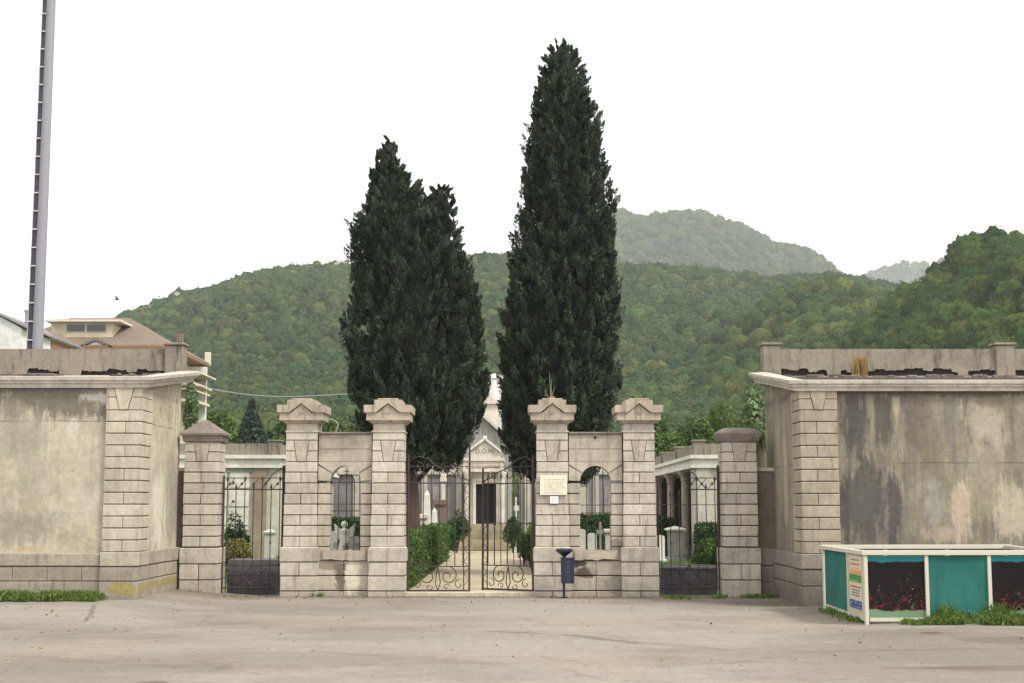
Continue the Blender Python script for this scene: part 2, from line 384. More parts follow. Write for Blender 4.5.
def soil():
    g = G('woodland_floor'); return g.done(g.mix(g.noise(.05, 6, .7), (.014, .03, .010), (.03, .055, .016)), .95)
M['hillsoil'] = soil()
W = [
 ('mountain_far', 2900, .6, [(780,330),(830,300),(862,275),(880,266),(905,261),(925,262),(945,258),(975,262),(1040,270),(1200,300)], 10, 1.0, 12, 3, 3500, 12, 26, 2.2, 'wood_far', 'faint blue wooded mountain on the horizon at the right'),
 ('mountain', 1800, .5, [(380,330),(450,280),(480,264),(500,256),(530,240),(560,226),(600,214),(620,210),(632,213),(640,215),(655,212),(672,211),(690,208),(705,210),(720,217),(740,224),(770,239),(800,247),(815,251),(826,262),(838,272),(870,300),(930,340)], 9, 1.0, 30, 4, 13000, 7.5, 34, 1.3, 'wood_far', 'hazy wooded mountain rising behind the green hills'),
 ('hill', 700, .33, [(-260,470),(-60,440),(40,400),(100,362),(122,332),(135,316),(165,298),(178,290),(190,288),(212,286),(235,277),(250,272),(280,268),(300,265),(345,262),(400,262),(440,259),(470,256),(500,256),(540,262),(620,266),(680,263),(740,266),(760,268),(800,266),(830,262),(870,268),(890,271),(920,285),(1000,300),(1200,330)], 7.5, .95, 24, 5, 21000, 4.1, 70, .42, 'wood_far', 'dense mixed woodland covering the long hill behind the cemetery'),
 ('hill_spur', 470, .42, [(480,520),(560,450),(640,388),(660,365),(683,345),(710,322),(740,300),(770,283),(795,271),(832,267),(870,276),(910,296),(960,335),(1040,380),(1200,440)], 6, .95, 11, 6, 6000, 3.6, 120, .30, 'wood_near', 'lighter green woodland on the middle spur of the hill'),
 ('near_hill', 290, .4, [(640,520),(720,440),(780,385),(832,349),(860,320),(890,295),(915,277),(943,262),(952,245),(962,233),(985,228),(997,227),(1024,230),(1080,222),(1200,215),(1400,240)], 5.0, .95, 5, 8, 4200, 3.1, 280, .20, 'wood_near', 'bright green broadleaf wood on the near slope at the right'),
]
for (nm, Y0, fr, prof, th, ex, bp, sd, n, R, lv, sz, mt, lab) in W:
    h, x0, x1 = hill(nm, Y0, fr, prof, th, ex, bp, sd)
    woodland('woodland', h, Y0, fr, x0, x1, n, R, lv, sz, M[mt], sd + 40, lab)

# ------------------------------------------------------------------ ground
def groundmat(name, a, b, sc=2., bump=.02):
    g = G(name); return g.done(g.mix(g.ramp(g.noise(sc, 7, .7), .3, .7), a, b), .95, g.noise(sc * 12, 5, .7), .5, bump)
mb = MB(); mb.box(-2600, 2600, -60, 3500, -1.6, -.12); tag(mb.build('ground', groundmat('meadow', (.05, .08, .02), (.10, .12, .04), .3)), kind='structure')
def asphalt():
    g = G('worn_asphalt')
    big = g.noise(.22, 6, .65, st=(1, 1.6, 1), off=6); mid = g.noise(.9, 7, .7, off=3); ag = g.noise(55, 3, .8); ag2 = g.noise(18, 5, .8)
    c = g.mix(g.ramp(big, .36, .64), (.235, .208, .178), (.330, .302, .265))
    c = g.mix(g.math('MULTIPLY', g.ramp(mid, .52, .75), .35), c, (.235, .205, .175))
    c = g.mix(g.math('MULTIPLY', g.ramp(g.noise(.35, 6, .6, off=15), .5, .7), .5), c, (.37, .31, .25))
    gr = g.ramp(ag, .3, .7); gr2 = g.ramp(ag2, .3, .7); gr3 = g.ramp(g.noise(5, 6, .78, off=2), .32, .68)
    c = g.mulc(c, g.math('ADD', .70, g.math('ADD', g.math('MULTIPLY', gr, .24), g.math('ADD', g.math('MULTIPLY', gr2, .22), g.math('MULTIPLY', gr3, .14)))))
    vc = g.n('ShaderNodeTexVoronoi'); vc.feature = 'DISTANCE_TO_EDGE'; vc.inputs['Scale'].default_value = .32
    dv = g.n('ShaderNodeVectorMath'); dv.operation = 'ADD'; g.put(dv.inputs[0], g.pos); nv = g.n('ShaderNodeTexNoise'); nv.inputs['Scale'].default_value = 1.1; nv.inputs['Detail'].default_value = 6; g.put(nv.inputs['Vector'], g.pos); g.put(dv.inputs[1], nv.outputs['Color']); g.put(vc.inputs['Vector'], dv.outputs[0])
    crk = g.math('MULTIPLY', g.ramp(vc.outputs['Distance'], .014, .003), g.ramp(g.noise(.35, 4, .6, off=50), .50, .58))
    c = g.mix(g.math('MULTIPLY', crk, .28), c, (.10, .085, .07))
    x, y = g.sep()[0], g.sep()[1]; nz = g.noise(.8, 6, .7); nf = g.noise(3, 6, .75)
    def line(ax, ay, bx, by, w, amp):
        L = math.hypot(bx - ax, by - ay); ux, uy = (bx - ax) / L, (by - ay) / L
        u = g.math('ADD', g.math('MULTIPLY', g.math('SUBTRACT', x, ax), ux), g.math('MULTIPLY', g.math('SUBTRACT', y, ay), uy))
        d = g.math('ADD', g.math('MULTIPLY', g.math('SUBTRACT', x, ax), -uy), g.math('MULTIPLY', g.math('SUBTRACT', y, ay), ux))
        d = g.math('ABSOLUTE', g.math('ADD', d, g.math('MULTIPLY', g.math('SUBTRACT', nz, .5), amp)))
        m = g.math('MULTIPLY', g.ramp(u, 0.0, .4), g.ramp(u, L, L - .4))
        return g.math('MULTIPLY', g.ramp(d, w, w * .25), m)
    def blob(cx, cy, rx, ry, amp=1.2):
        a = g.math('POWER', g.math('DIVIDE', g.math('SUBTRACT', x, cx), rx), 2.0); b = g.math('POWER', g.math('DIVIDE', g.math('SUBTRACT', y, cy), ry), 2.0)
        return g.ramp(g.math('ADD', g.math('SQRT', g.math('ADD', a, b)), g.math('MULTIPLY', g.math('SUBTRACT', nf, .5), amp)), 1.25, .75)
    dk = (.13, .105, .085)
    def gp(px, py):
        v = (341.5 - py) / F; t = -EYE / (SP + CP * v); return (px - 512) / F * t, (CP - SP * v) * t
    def L(a, b, w, amp, k, col=dk):
        nonlocal c
        c = g.mix(g.math('MULTIPLY', line(*gp(*a), *gp(*b), w, amp), k), c, col)
    L((468, 629), (560, 633), .10, .25, .65); L((555, 632), (650, 643), .16, .5, .6); L((640, 641), (760, 650), .10, .6, .35)
    L((760, 650), (1000, 648), .16, .5, .3); L((85, 627), (96, 612), .06, .2, .55); L((20, 640), (300, 618), .14, .6, .22)
    L((150, 640), (430, 626), .1, .7, .22); L((300, 650), (520, 664), .2, .9, .2); L((0, 655), (200, 668), .2, .9, .2)
    def B(px, py, rx, ry, k, col=dk):
        nonlocal c
        X, Y = gp(px, py); c = g.mix(g.math('MULTIPLY', blob(X, Y, rx, ry), k), c, col)
    B(1005, 667, .8, .28, .6, (.15, .125, .10)); B(940, 666.5, .6, .07, .6); B(1015, 641, .7, .5, .5, (.12, .105, .075)); B(150, 683, .2, .25, .7)
    B(960, 633, 1.6, .5, .35, (.16, .13, .09)); B(930, 634, .15, .15, .6, (.12, .05, .03)); B(780, 603, 1.2, .7, .5, (.15, .125, .08))
    B(205, 598, 1.3, .9, .4, (.17, .145, .12)); B(970, 600, 2.5, 2.2, .6, (.12, .11, .07)); B(250, 660, 2, .8, .15)
    # darker strip along the wall foot: dirt plus painted contact shadow
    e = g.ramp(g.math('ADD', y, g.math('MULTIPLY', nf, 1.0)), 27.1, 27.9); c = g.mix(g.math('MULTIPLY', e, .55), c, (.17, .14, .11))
    h = g.math('ADD', g.math('MULTIPLY', ag, .5), g.math('ADD', ag2, g.math('MULTIPLY', mid, 1.5)))
    return g.done(c, .93, g.math('ADD', h, g.math('MULTIPLY', gr, .8)), .7, .015, .2)
nx, ny = 161, 121; xs = np.linspace(-40, 40, nx); ys = np.linspace(-6, 28.0, ny); gx, gy = np.meshgrid(xs, ys, indexing='ij')
z = gz(gx, gy) + .012 * sines(9, .5)(gx, gy) - .01
idx = np.arange(nx * ny).reshape(nx, ny); mb = MB(); mb.addn(np.stack([gx, gy, z], -1).reshape(-1, 3), np.stack([idx[:-1, :-1], idx[1:, :-1], idx[1:, 1:], idx[:-1, 1:]], -1).reshape(-1, 4))
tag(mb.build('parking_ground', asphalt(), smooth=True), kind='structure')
XC = -.82; YP = 27.5
mb = MB(); mb.box(-16, 15, 28.01, 66, -.115, -.045); tag(mb.build('lawn', groundmat('lawn_grass', (.06, .13, .025), (.13, .22, .05), 1.2)), kind='structure')
mb = MB(); mb.box(XC - 1.35, XC + 1.35, 28.0, 58, -.11, -.02); tag(mb.build('gravel_path', groundmat('pale_gravel', (.30, .255, .17), (.42, .36, .25), 1.0, .01)), kind='structure')
mb = MB(); mb.box(XC - 9, XC + 9, 52, 57, -.11, -.016); tag(mb.build('cross_path', groundmat('pale_gravel_cross', (.30, .26, .17), (.40, .35, .25), 1.0, .01)), kind='structure')

# ------------------------------------------------------------------ gate piers
SM = [M['pier'], M['joint']]
GAP = .009; CH = .009
def course(mb, cx, cy, w, d, z0, z1, n=1, core=True, gap=GAP):
    if core: mb.box(cx - w / 2 + .022, cx + w / 2 - .022, cy - d / 2 + .022, cy + d / 2 - .022, z0 - gap, z1 + gap, mi=1)
    for i in range(n):
        for (a, b) in [(cx - w / 2 + w * i / n, cx - w / 2 + w * (i + 1) / n)]:
            a += gap * .5 if i else 0; b -= gap * .5 if i < n - 1 else 0
            j = random.uniform(-.006, .005)
            mb.box(a + j, b + j, cy - d / 2 + j, cy + d / 2 - j, z0 + gap, z1 - gap, CH)
JY = [547, 536.4, 525.6, 515, 504.2, 493.6, 483, 472.2, 461.6]          # course joints
JZ = [ZP(y, YP) for y in JY]
def keystone(mb, cx, cy, w, d, z0, z1, g=.012):
    zm = (z0 + z1) / 2; t, b = .30 * w, .18 * w
    def x(z, s): f = (z - z0) / (z1 - z0); return s * (b / 2 + (t - b) / 2 * f * 1.6 + .03)
    mb.box(cx - w / 2 + .022, cx + w / 2 - .022, cy - d / 2 + .022, cy + d / 2 - .022, z0 - .01, z1 + .01, mi=1)
    for (a, c) in ((z0, zm), (zm, z1)):
        for s in (-1, 1):
            mb.prism([(cx + s * w / 2, a + GAP), (cx + s * w / 2, c - GAP), (cx + x(c, s) + s * g, c - GAP), (cx + x(a, s) + s * g, a + GAP)], cy - d / 2 + .002, cy + d / 2 - .002)
    mb.prism([(cx - (b / 2 + .03), z0 + GAP), (cx + (b / 2 + .03), z0 + GAP), (cx + x(z1, 1), z1 - GAP), (cx + x(z1, -1), z1 - GAP)], cy - d / 2 - .008, cy + d / 2 - .002)
def tall_pier(dx, label):
    cx = XC + dx; w = .655; cy = YP + w / 2
    t = thing('gate_pier', (cx, cy, 0), label, 'stone pier', 'four tall stone piers of the cemetery gateway')
    zb = ZP(562, YP); z5 = ZP(576, YP); z6 = ZP(591, YP)
    mb = MB(); W_ = w + .07
    course(mb, cx, cy, W_, W_, -.14, z6, 2); course(mb, cx, cy, W_, W_, z6, z5, 1); course(mb, cx, cy, W_, W_, z5, zb, 2)
    mb.box(cx - W_ / 2 - .015, cx + W_ / 2 + .015, cy - W_ / 2 - .015, cy + W_ / 2 + .015, zb + .008, JZ[0] - .035, .01)
    mb.lathe([(W_ / 2 + .005, JZ[0] - .03), (W_ / 2 + .005, JZ[0] - .015), (w / 2, JZ[0] + .004)], cx, cy, sq=True)
    mb.build('plinth', SM, t)
    mb = MB()
    for i in range(8): course(mb, cx, cy, w - .006 * i, w - .006 * i, JZ[i], JZ[i + 1], 1 + (i + (1 if dx < 0 else 1)) % 2)
    z0, z1 = JZ[8], ZP(440, YP); w2 = w - .045
    keystone(mb, cx, cy, w2, w2, z0, z1)
    za = ZP(431.5, YP); zn = ZP(424, YP)
    mb.box(cx - w2 / 2, cx + w2 / 2, cy - w2 / 2, cy + w2 / 2, z1 + .005, za - .02, .006)
    mb.lathe([(w2 / 2, za - .02), (w2 / 2 + .02, za - .01), (w2 / 2 + .02, za + .012), (w2 / 2 - .01, za + .025), (w2 / 2 - .01, zn)], cx, cy, sq=True)
    mb.build('shaft', SM, t)
    mb = MB(); a, b, c, d_, e = [ZP(y, YP) for y in (424, 420.5, 413, 405.3, 400.2)]
    mb.lathe([(w2 / 2 + .0, a), (w2 / 2 + .015, a + .01), (w2 / 2 + .03, b - .05), (w2 / 2 + .07, b - .01), (w2 / 2 + .075, b)], cx, cy, sq=True)
    h1 = .425
    mb.prism([(cx - h1, b), (cx + h1, b), (cx + h1, c), (cx + .20, c), (cx, d_ + .02), (cx - .20, c), (cx - h1, c)], cy - h1, cy + h1)
    h2 = .465
    mb.prism([(cx - h2, c + .003), (cx - .235, c + .003), (cx, d_ + .035), (cx + .235, c + .003), (cx + h2, c + .003), (cx + h2 + .01, d_ - .02), (cx + h2 - .01, d_), (cx + .27, d_), (cx + .27, e), (cx - .27, e), (cx - .27, d_), (cx - h2 + .01, d_), (cx - h2 - .01, d_ - .02)], cy - h2, cy + h2)
    mb.box(cx - .2, cx + .2, cy - .44, cy + .44, e - .003, e + .03, .01)
    cap = mb.build('cap', M['pier_cap'], t)
    mb = MB(); zc = (b + d_) / 2 + .0; mb.box(cx - .05, cx + .05, cy - h1 - .012, cy - h1 + .004, zc - .012, zc + .012); mb.box(cx - .012, cx + .012, cy - h1 - .013, cy - h1 + .004, zc - .045, zc + .045)
    mb.build('cross_ornament', M['greytomb'], cap)
    return t
tall_pier(-3.31, 'outermost left tall stone pier with gabled cap, a bent iron bracket at its side')
tall_pier(-1.61, 'tall stone pier with gabled cap at the left edge of the main gate')
tall_pier(1.61, 'tall stone pier with gabled cap carrying the white plaque')
tall_pier(3.31, 'outermost right tall stone pier with gabled cap beside the right small gate')

def low_pier(dx, label, rounded):
    cx = XC + dx; w = .675; cy = YP + w / 2
    t = thing('low_pier', (cx, cy, 0), label, 'stone pier', 'two low piers at the ends of the gateway')
    zb = ZP(564, YP); z5 = ZP(580, YP); mb = MB(); W_ = w + .06
    course(mb, cx, cy, W_, W_, -.05, z5, 1 if dx > 0 else 2); course(mb, cx, cy, W_, W_, z5, zb, 2)
    mb.box(cx - W_ / 2 - .012, cx + W_ / 2 + .012, cy - W_ / 2 - .012, cy + W_ / 2 + .012, zb + .008, JZ[0] - .02, .012)
    mb.build('plinth', SM, t); mb = MB()
    for i in range(8): course(mb, cx, cy, w, w, JZ[i], JZ[i + 1], 1 + (i + 1) % 2)
    z1 = ZP(442, YP); keystone(mb, cx, cy, w - .02, w - .02, JZ[8], z1); mb.build('shaft', SM, t)
    mb = MB(); h = .44
    zt = ZP(434, YP); za = ZP(419 if not rounded else 429, YP)
    if rounded: pr = [(.345, z1), (.37, z1 + .03), (.40, zt - .03), (.41, zt + .02), (.37, za - .03), (.29, za + .02), (.14, za + .035), (.01, za + .04)]
    else: pr = [(.345, z1), (.365, z1 + .02), (.385, zt - .04), (.42, zt - .02), (.42, zt + .02), (.22, (zt + za) / 2 + .01), (.03, za)]
    mb.lathe(pr, cx, cy, sq=True); mb.build('cap', M['low_cap'], t)
low_pier(-5.26, 'low stone pier with dark pyramid cap beside the left building', False)
low_pier(5.28, 'low stone pier with dark rounded cap beside the right building', True)

# arched screens between the piers
def arched_wall(side, label):
    x0, x1 = sorted((XC + side * (1.61 + .325), XC + side * (3.31 - .325))); yf = YP + .11; yb = yf + .36
    t = thing('arched_screen_wall', ((x0 + x1) / 2, yf, 0), label, 'stone wall')
    ca = (x0 + x1) / 2 + (.01 if side < 0 else 0); r = .30; zs = ZP(481, YP); zt = ZP(462, YP); ztop = ZP(434, YP); zsill = ZP(550.5, YP)
    pat = []
    if side < 0:
        pat = [(XP(341, YP), ZP(575, YP), .13, .25, (.11, .09, .08), .85), (XP(330, YP), ZP(566, YP), .2, .09, (.18, .14, .1), .6), (XP(335, YP), ZP(443, YP), .5, .2, (.26, .22, .19), .6), (XP(353, YP), ZP(576, YP), .15, .30, (.60, .56, .46), .95)]
    else:
        pat = [(XP(584, YP), ZP(572, YP), .26, .12, (.09, .07, .06), .95), (XP(577, YP), ZP(564, YP), .2, .10, (.08, .065, .055), .95), (XP(600, YP), ZP(568, YP), .3, .12, (.36, .33, .28), .7), (XP(613, YP), ZP(585, YP), .2, .2, (.22, .2, .18), .6), (XP(616, YP), ZP(545, YP), .15, .12, (.22, .17, .14), .7)]
    ms = [stone('screen_stone', (.46, .415, .35), dirt=.5, patches=pat, zlo=.6), M['joint']]
    mb = MB()
    zb = ZP(561, YP); z5 = ZP(576, YP); z6 = ZP(591, YP); cy = (yf + yb) / 2; d = yb - yf; cx = (x0 + x1) / 2; w = x1 - x0
    course(mb, cx, cy, w, d, -.14, z6, 2); course(mb, cx, cy, w, d, z6, z5, 2 if side > 0 else 1); course(mb, cx, cy, w, d, z5, zb, 2)
    mb.box(x0, x1, yf + .02, yb - .02, zb - .01, zsill, mi=1)
    for (a, b) in ((x0, ca - r), (ca + r, x1)):
        for i in range(6):
            course(mb, (a + b) / 2, cy, b - a, d, JZ[i], min(JZ[i + 1], zs) if i < 6 else zs)
        mb.box(a + .01, b - .01, yf + .022, yb - .022, zb, JZ[0], mi=1); mb.box(a, b, yf, yb, zb + .01, JZ[0] - .008, .01)
    # voussoirs
    zk = zt + .01
    def outer(ang):
        dx, dz = math.cos(ang), math.sin(ang); hx = (x1 - ca) if dx > 0 else (ca - x0)
        tt = min(hx / abs(dx) if abs(dx) > 1e-6 else 9e9, (zk - zs) / dz if dz > 1e-6 else 9e9); return (ca + dx * tt, zs + dz * tt)
    angs = [0, 31, 149, 180]; gp = .018
    for i in range(len(angs) - 1):
        a0, a1 = math.radians(angs[i]), math.radians(angs[i + 1]); g0, g1 = a0 + gp * 1.2, a1 - gp * 1.2
        inner = [(ca + r * math.cos(a), zs + r * math.sin(a)) for a in np.linspace(g0, g1, 20)]
        p0, p1 = outer(g0), outer(g1); poly = inner[::-1]
        poly = poly + [p0]
        cs = [q for q in ((x1, zk), (x0, zk)) if g0 < math.atan2(q[1] - zs, q[0] - ca) < g1]; poly += cs
        poly.append(p1); mb.prism(poly, yf + 0, yb)
        full = [(ca + (r + .015) * math.cos(a), zs + (r + .015) * math.sin(a)) for a in np.linspace(a0, a1, 20)][::-1] + [outer(a0)] + cs + [outer(a1)]
        mb.prism(full, yf + .022, yb - .022, 1)
    mb.box(x0, x1, yf + .02, yb - .02, zk, ztop, mi=1)
    zmid = ZP(449, YP)
    mb.box(x0, x1, yf, yb, zk + .004, zmid - .003, .004)
    mb.box(x0, x1, yf, yb, zmid + .004, ztop, .008)
    mb.build('wall', ms, t)
    mb = MB(); mb.box(x0, x1, yf - .05, yb + .05, ztop + .002, ztop + .045, .012); mb.build('coping', M['low_cap'], t)
    # ragged sill slab
    mb = MB(); n = 14; xs = np.linspace(ca - r - .12, ca + r + .12, n)
    lo = [(x, ZP(561, YP) + .02 + random.uniform(-.02, .02)) for x in xs]; hi = [(x, zsill + random.uniform(-.006, .01)) for x in xs[::-1]]
    mb.prism(lo + hi, yf - .045, yb + .02); mb.build('sill', M['sill'], t)
    mb = MB(); yg = (yf + yb) / 2 + .05
    zg0 = zsill
    if side < 0:
        for dx in (-.155, .155): mb.tube([(ca + dx, yg, zg0), (ca + dx, yg, zs - .02)], .010)
        mb.tube([(ca + .155 * math.cos(a), yg, zs - .02 + .155 * math.sin(a)) for a in np.linspace(0, PI, 12)], .010)
        mb.tube([(ca, yg, zg0), (ca, yg, zs + .27)], .011); mb.tube([(ca - .05, yg, zs + .2), (ca + .05, yg, zs + .2)], .009)
        for yy in (482, 504, 511): mb.tube([(ca - r, yg, ZP(yy, YP)), (ca + r, yg, ZP(yy, YP))], .009)
        for s in (-1, 1):
            mb.tube([(ca + s * (.08 - .06 * k / 20 * math.cos(k * .6) * 1), yg, zs - .0 + .06 * k / 20 * math.sin(k * .6)) for k in range(21)], .007)
            mb.tube([(ca + s * (.22 + .05 * k / 20 * math.cos(k * .6)), yg, zg0 + .1 + .07 * k / 20 * math.sin(k * .6)) for k in range(21)], .007)
    else:
        for dx in (-.16, 0, .16): mb.tube([(ca + dx, yg, zg0), (ca + dx, yg, zs + math.sqrt(max(r * r - dx * dx, 0)))], .011)
        for yy in (505, 513): mb.tube([(ca - r, yg, ZP(yy, YP)), (ca + r, yg, ZP(yy, YP))], .009)
    mb.build('grille', M['iron'], t)
    if side > 0:
        mb = MB(); mb.ball((cx, yf - .005, ztop - .06), .03); mb.build('boss', M['iron'], t)
arched_wall(-1, 'stone screen left of the main gate with arched window and peeled cream patch below')
arched_wall(1, 'stone screen right of the main gate with arched window and broken sill')

# plaques on the pier
yq = YP - .012
pt = thing('plaque', (XP(554, YP), yq, ZP(485, YP)), 'large cream marble plaque with worn lettering on the right gate pier', 'plaque')
mb = MB(); mb.box(XP(540, YP), XP(567, YP), yq - .02, yq + .012, ZP(495, YP), ZP(475.3, YP), .004); mb.build('slab', plain('cream_plaque', (.70, .66, .54), .6, .08, 5), pt)
mb = MB(); rr = random.Random(4)
for row in range(6):
    z = ZP(479.5 + row * 2.1, YP); x = XP(543.8, YP) + rr.uniform(0, .03); xe = XP(563, YP) - rr.uniform(0, .03)
    while x < xe:
        wv = rr.uniform(.014, .05)
        if abs(x - XP(553.5, YP)) > .05 or row in (0, 5): mb.box(x, x + wv, yq - .023, yq - .019, z - .006, z + .006)
        x += wv + rr.uniform(.012, .03)
mb.box(XP(544, YP), XP(562.5, YP), yq - .023, yq - .019, ZP(493, YP), ZP(492.4, YP))
mb.tube([(XP(553.5, YP) + .06 * math.cos(a) * (1 + .2 * math.sin(3 * a)), yq - .021, ZP(486, YP) + .085 * math.sin(a)) for a in np.linspace(0, 2 * PI, 18)], .004, 4)
mb.tube([(XP(553.5, YP) + .03 * math.cos(a), yq - .021, ZP(486, YP) + .05 * math.sin(a)) for a in np.linspace(.5, 5.5, 12)], .004, 4)
mb.build('worn_lettering', plain('faded_letter_grey', (.36, .33, .30), .8, .2), pt)
pt = thing('sign', (XP(554, YP), yq, ZP(500, YP)), 'small square white sign fixed just below the cream plaque', 'sign')
mb = MB(); mb.box(XP(550, YP), XP(558.2, YP), yq - .012, yq + .01, ZP(503.5, YP), ZP(496.3, YP)); mb.build('plate', plain('white_plate', (.78, .77, .78), .5, .04), pt)
mb = MB(); xs_, zs_ = XP(554, YP), ZP(500, YP)
mb.tube([(xs_ - .035, yq - .013, zs_ + .03), (xs_ + .0, yq - .013, zs_ + .035), (xs_ + .03, yq - .013, zs_ + .01), (xs_ + .04, yq - .013, zs_ - .04)], .005, 4); mb.tube([(xs_ - .03, yq - .013, zs_ + .03), (xs_ - .035, yq - .013, zs_ - .02), (xs_, yq - .013, zs_ - .03)], .005, 4)
mb.build('worn_mark', plain('grey_mark', (.38, .36, .40), .8), pt)
# bracket and twig
mb = MB(); bx = XP(318, YP); mb.tube([(bx, YP + .3, ZP(431, YP)), (bx - .0, YP + .3, ZP(422, YP))] + [(bx + .03 + .15 - .15 * math.cos(a), YP + .3, ZP(425, YP) + .13 * math.sin(a)) for a in np.linspace(.3, PI - .1, 10)] + [(XP(332.5, YP), YP + .3, ZP(432, YP))], .014)
o = mb.build('iron_bracket', plain('pale_iron', (.3, .3, .28), .6), base=(bx, YP + .3, ZP(431, YP))); tag(o, 'bent pale iron hook arching from the outermost left pier to the coping', 'bracket')
mb = MB(); tx, ty, tz = XP(551.5, YP), YP + .25, ZP(400, YP) + .02
for (dx, h, b) in ((0, .55, -.03), (.02, .28, .06), (-.03, .2, -.1), (.01, .42, .0)): mb.tube([(tx + dx, ty, tz), (tx + dx + b * .4, ty, tz + h * .5), (tx + dx + b, ty, tz + h)], [.008, .006, .003], 4)
leafy(mb, (tx, ty, tz + .04), .09, .09, .05, 5, 60, .022, .5)
o = mb.build('dry_weed', M['twig'], base=(tx, ty, tz)); tag(o, 'thin dry weed growing from the cap of the plaque pier', 'weed')

# threshold
mb = MB(); mb.box(XC - 1.25, XC + 1.25, YP + .02, YP + .75, -.1, ZP(592.5, YP), .01); o = mb.build('threshold_step', M['threshold'], base=(XC, YP + .3, 0)); tag(o, 'pale worn stone threshold under the main gate', 'step')

# ------------------------------------------------------------------ iron gates (local coordinates, hinge at origin)
def spiral(cx, cz, r0, r1, a0, a1, n=26): return [(cx + (r0 + (r1 - r0) * i / n) * math.cos(a0 + (a1 - a0) * i / n), 0, cz + (r0 + (r1 - r0) * i / n) * math.sin(a0 + (a1 - a0) * i / n)) for i in range(n + 1)]
def main_leaf(loc, rot, d, label, stiletop, cross):
    Wd = 1.235; t = thing('gate_leaf', loc, label, 'gate', 'two leaves of the main iron gate'); t.rotation_euler = (0, 0, rot)
    z0, z1, z2, z3 = .09, .56, 1.38, 2.19
    def B(mb, pts, r, n=6): mb.tube([(d * p[0], p[1], p[2]) for p in pts], r, n)
    fr = MB(); t['_o'] = [0.0, 0.0, 0.0]
    B(fr, [(0.02, 0, 0.02), (0.02, 0, 2.75)], .028); B(fr, [(Wd, 0, .04), (Wd, 0, stiletop)], .022)
    for z, r in ((z0, .02), (z1, .012), (z3, .014), (z3 + .33, .009)): B(fr, [(0.02, 0, z), (Wd, 0, z)], r)
    fr.build('gate_frame', M['iron'], t)
    br = MB()
    for i, x in enumerate(np.linspace(.17, Wd - .13, 7)):
        if i % 2: B(br, [(x, 0, z1), (x, 0, z2)], .012); br.ball((d * x, 0, z2), .032); br.ball((d * x, 0, z2 - .09), .02); B(br, [(x, 0, z2), (x, 0, z3 + .1)], .008)
        else: B(br, [(x, 0, z1), (x, 0, z3 + .12)], .009); br.ball((d * x, 0, z2), .02)
        br.lathe([(.016, z3 + .1), (.024, z3 + .14), (.002, z3 + .24)], d * x, 0, 6)
    B(br, [(Wd - .11, 0, z0), (Wd - .11, 0, z3 + .0)], .012)
    if d < 0: B(br, [(0.05, 0, z2 + .02), (Wd, 0, z2 + .02)], .010)
    br.build('gate_bars', M['iron'], t)
    sc = MB(); mid = Wd / 2
    for s in (-1, 1):
        B(sc, spiral(mid + s * .2, (z0 + z1) / 2 + .05, .19, .03, PI / 2 if s > 0 else PI / 2, PI / 2 - s * 4.6 * PI / 2 * 1.15), .011)
        B(sc, spiral(mid + s * .42, z0 + .12, .10, .02, PI / 2, PI / 2 + s * 5.5), .009)
        B(sc, [(mid, 0, z0), (mid + s * .05, 0, z0 + .15), (mid + s * .03, 0, z0 + .3), (mid, 0, z1)], .010)
        B(sc, spiral(mid + s * .17, z0 + .07, .07, .015, 0, s * 6), .008)
    for k in range(9):                                         # lattice between the two meeting stiles
        za = z0 + .1 + k * .235
        B(sc, [(Wd - .11, 0, za), (Wd, 0, za + .117), (Wd - .11, 0, za + .235)], .007)
    # sweeping scroll from the hinge stile down to the meeting stile
    pts = [(.04, 0, 2.62), (.2, 0, 2.72), (.42, 0, 2.66), (.62, 0, 2.5), (.85, 0, 2.42), (1.05, 0, 2.30), (Wd, 0, 2.24)]
    B(sc, pts, .012); B(sc, spiral(.62, 2.36, .13, .03, PI / 2, PI / 2 + 5), .009); B(sc, spiral(.2, 2.45, .17, .03, PI / 2, PI / 2 - 5.4), .010); B(sc, spiral(.95, 2.33, .09, .02, PI / 2, PI / 2 - 5), .008)
    sc.build('scrollwork', M['iron'], t)
    if cross:
        c = MB(); B(c, [(Wd, 0, stiletop - .02), (Wd, 0, stiletop + .16)], .012); B(c, [(Wd - .08, 0, stiletop + .05), (Wd + .08, 0, stiletop + .05)], .011); c.build('cross', M['iron'], t)
yg = YP + .36
main_leaf((XP(407, yg), yg, 0), 0, 1, 'closed left leaf of the main wrought iron gate with small cross on top', 3.0, True)
main_leaf((XP(534, yg), yg, 0), -math.radians(34), -1, 'right leaf of the main wrought iron gate standing slightly open inward', 2.5, False)

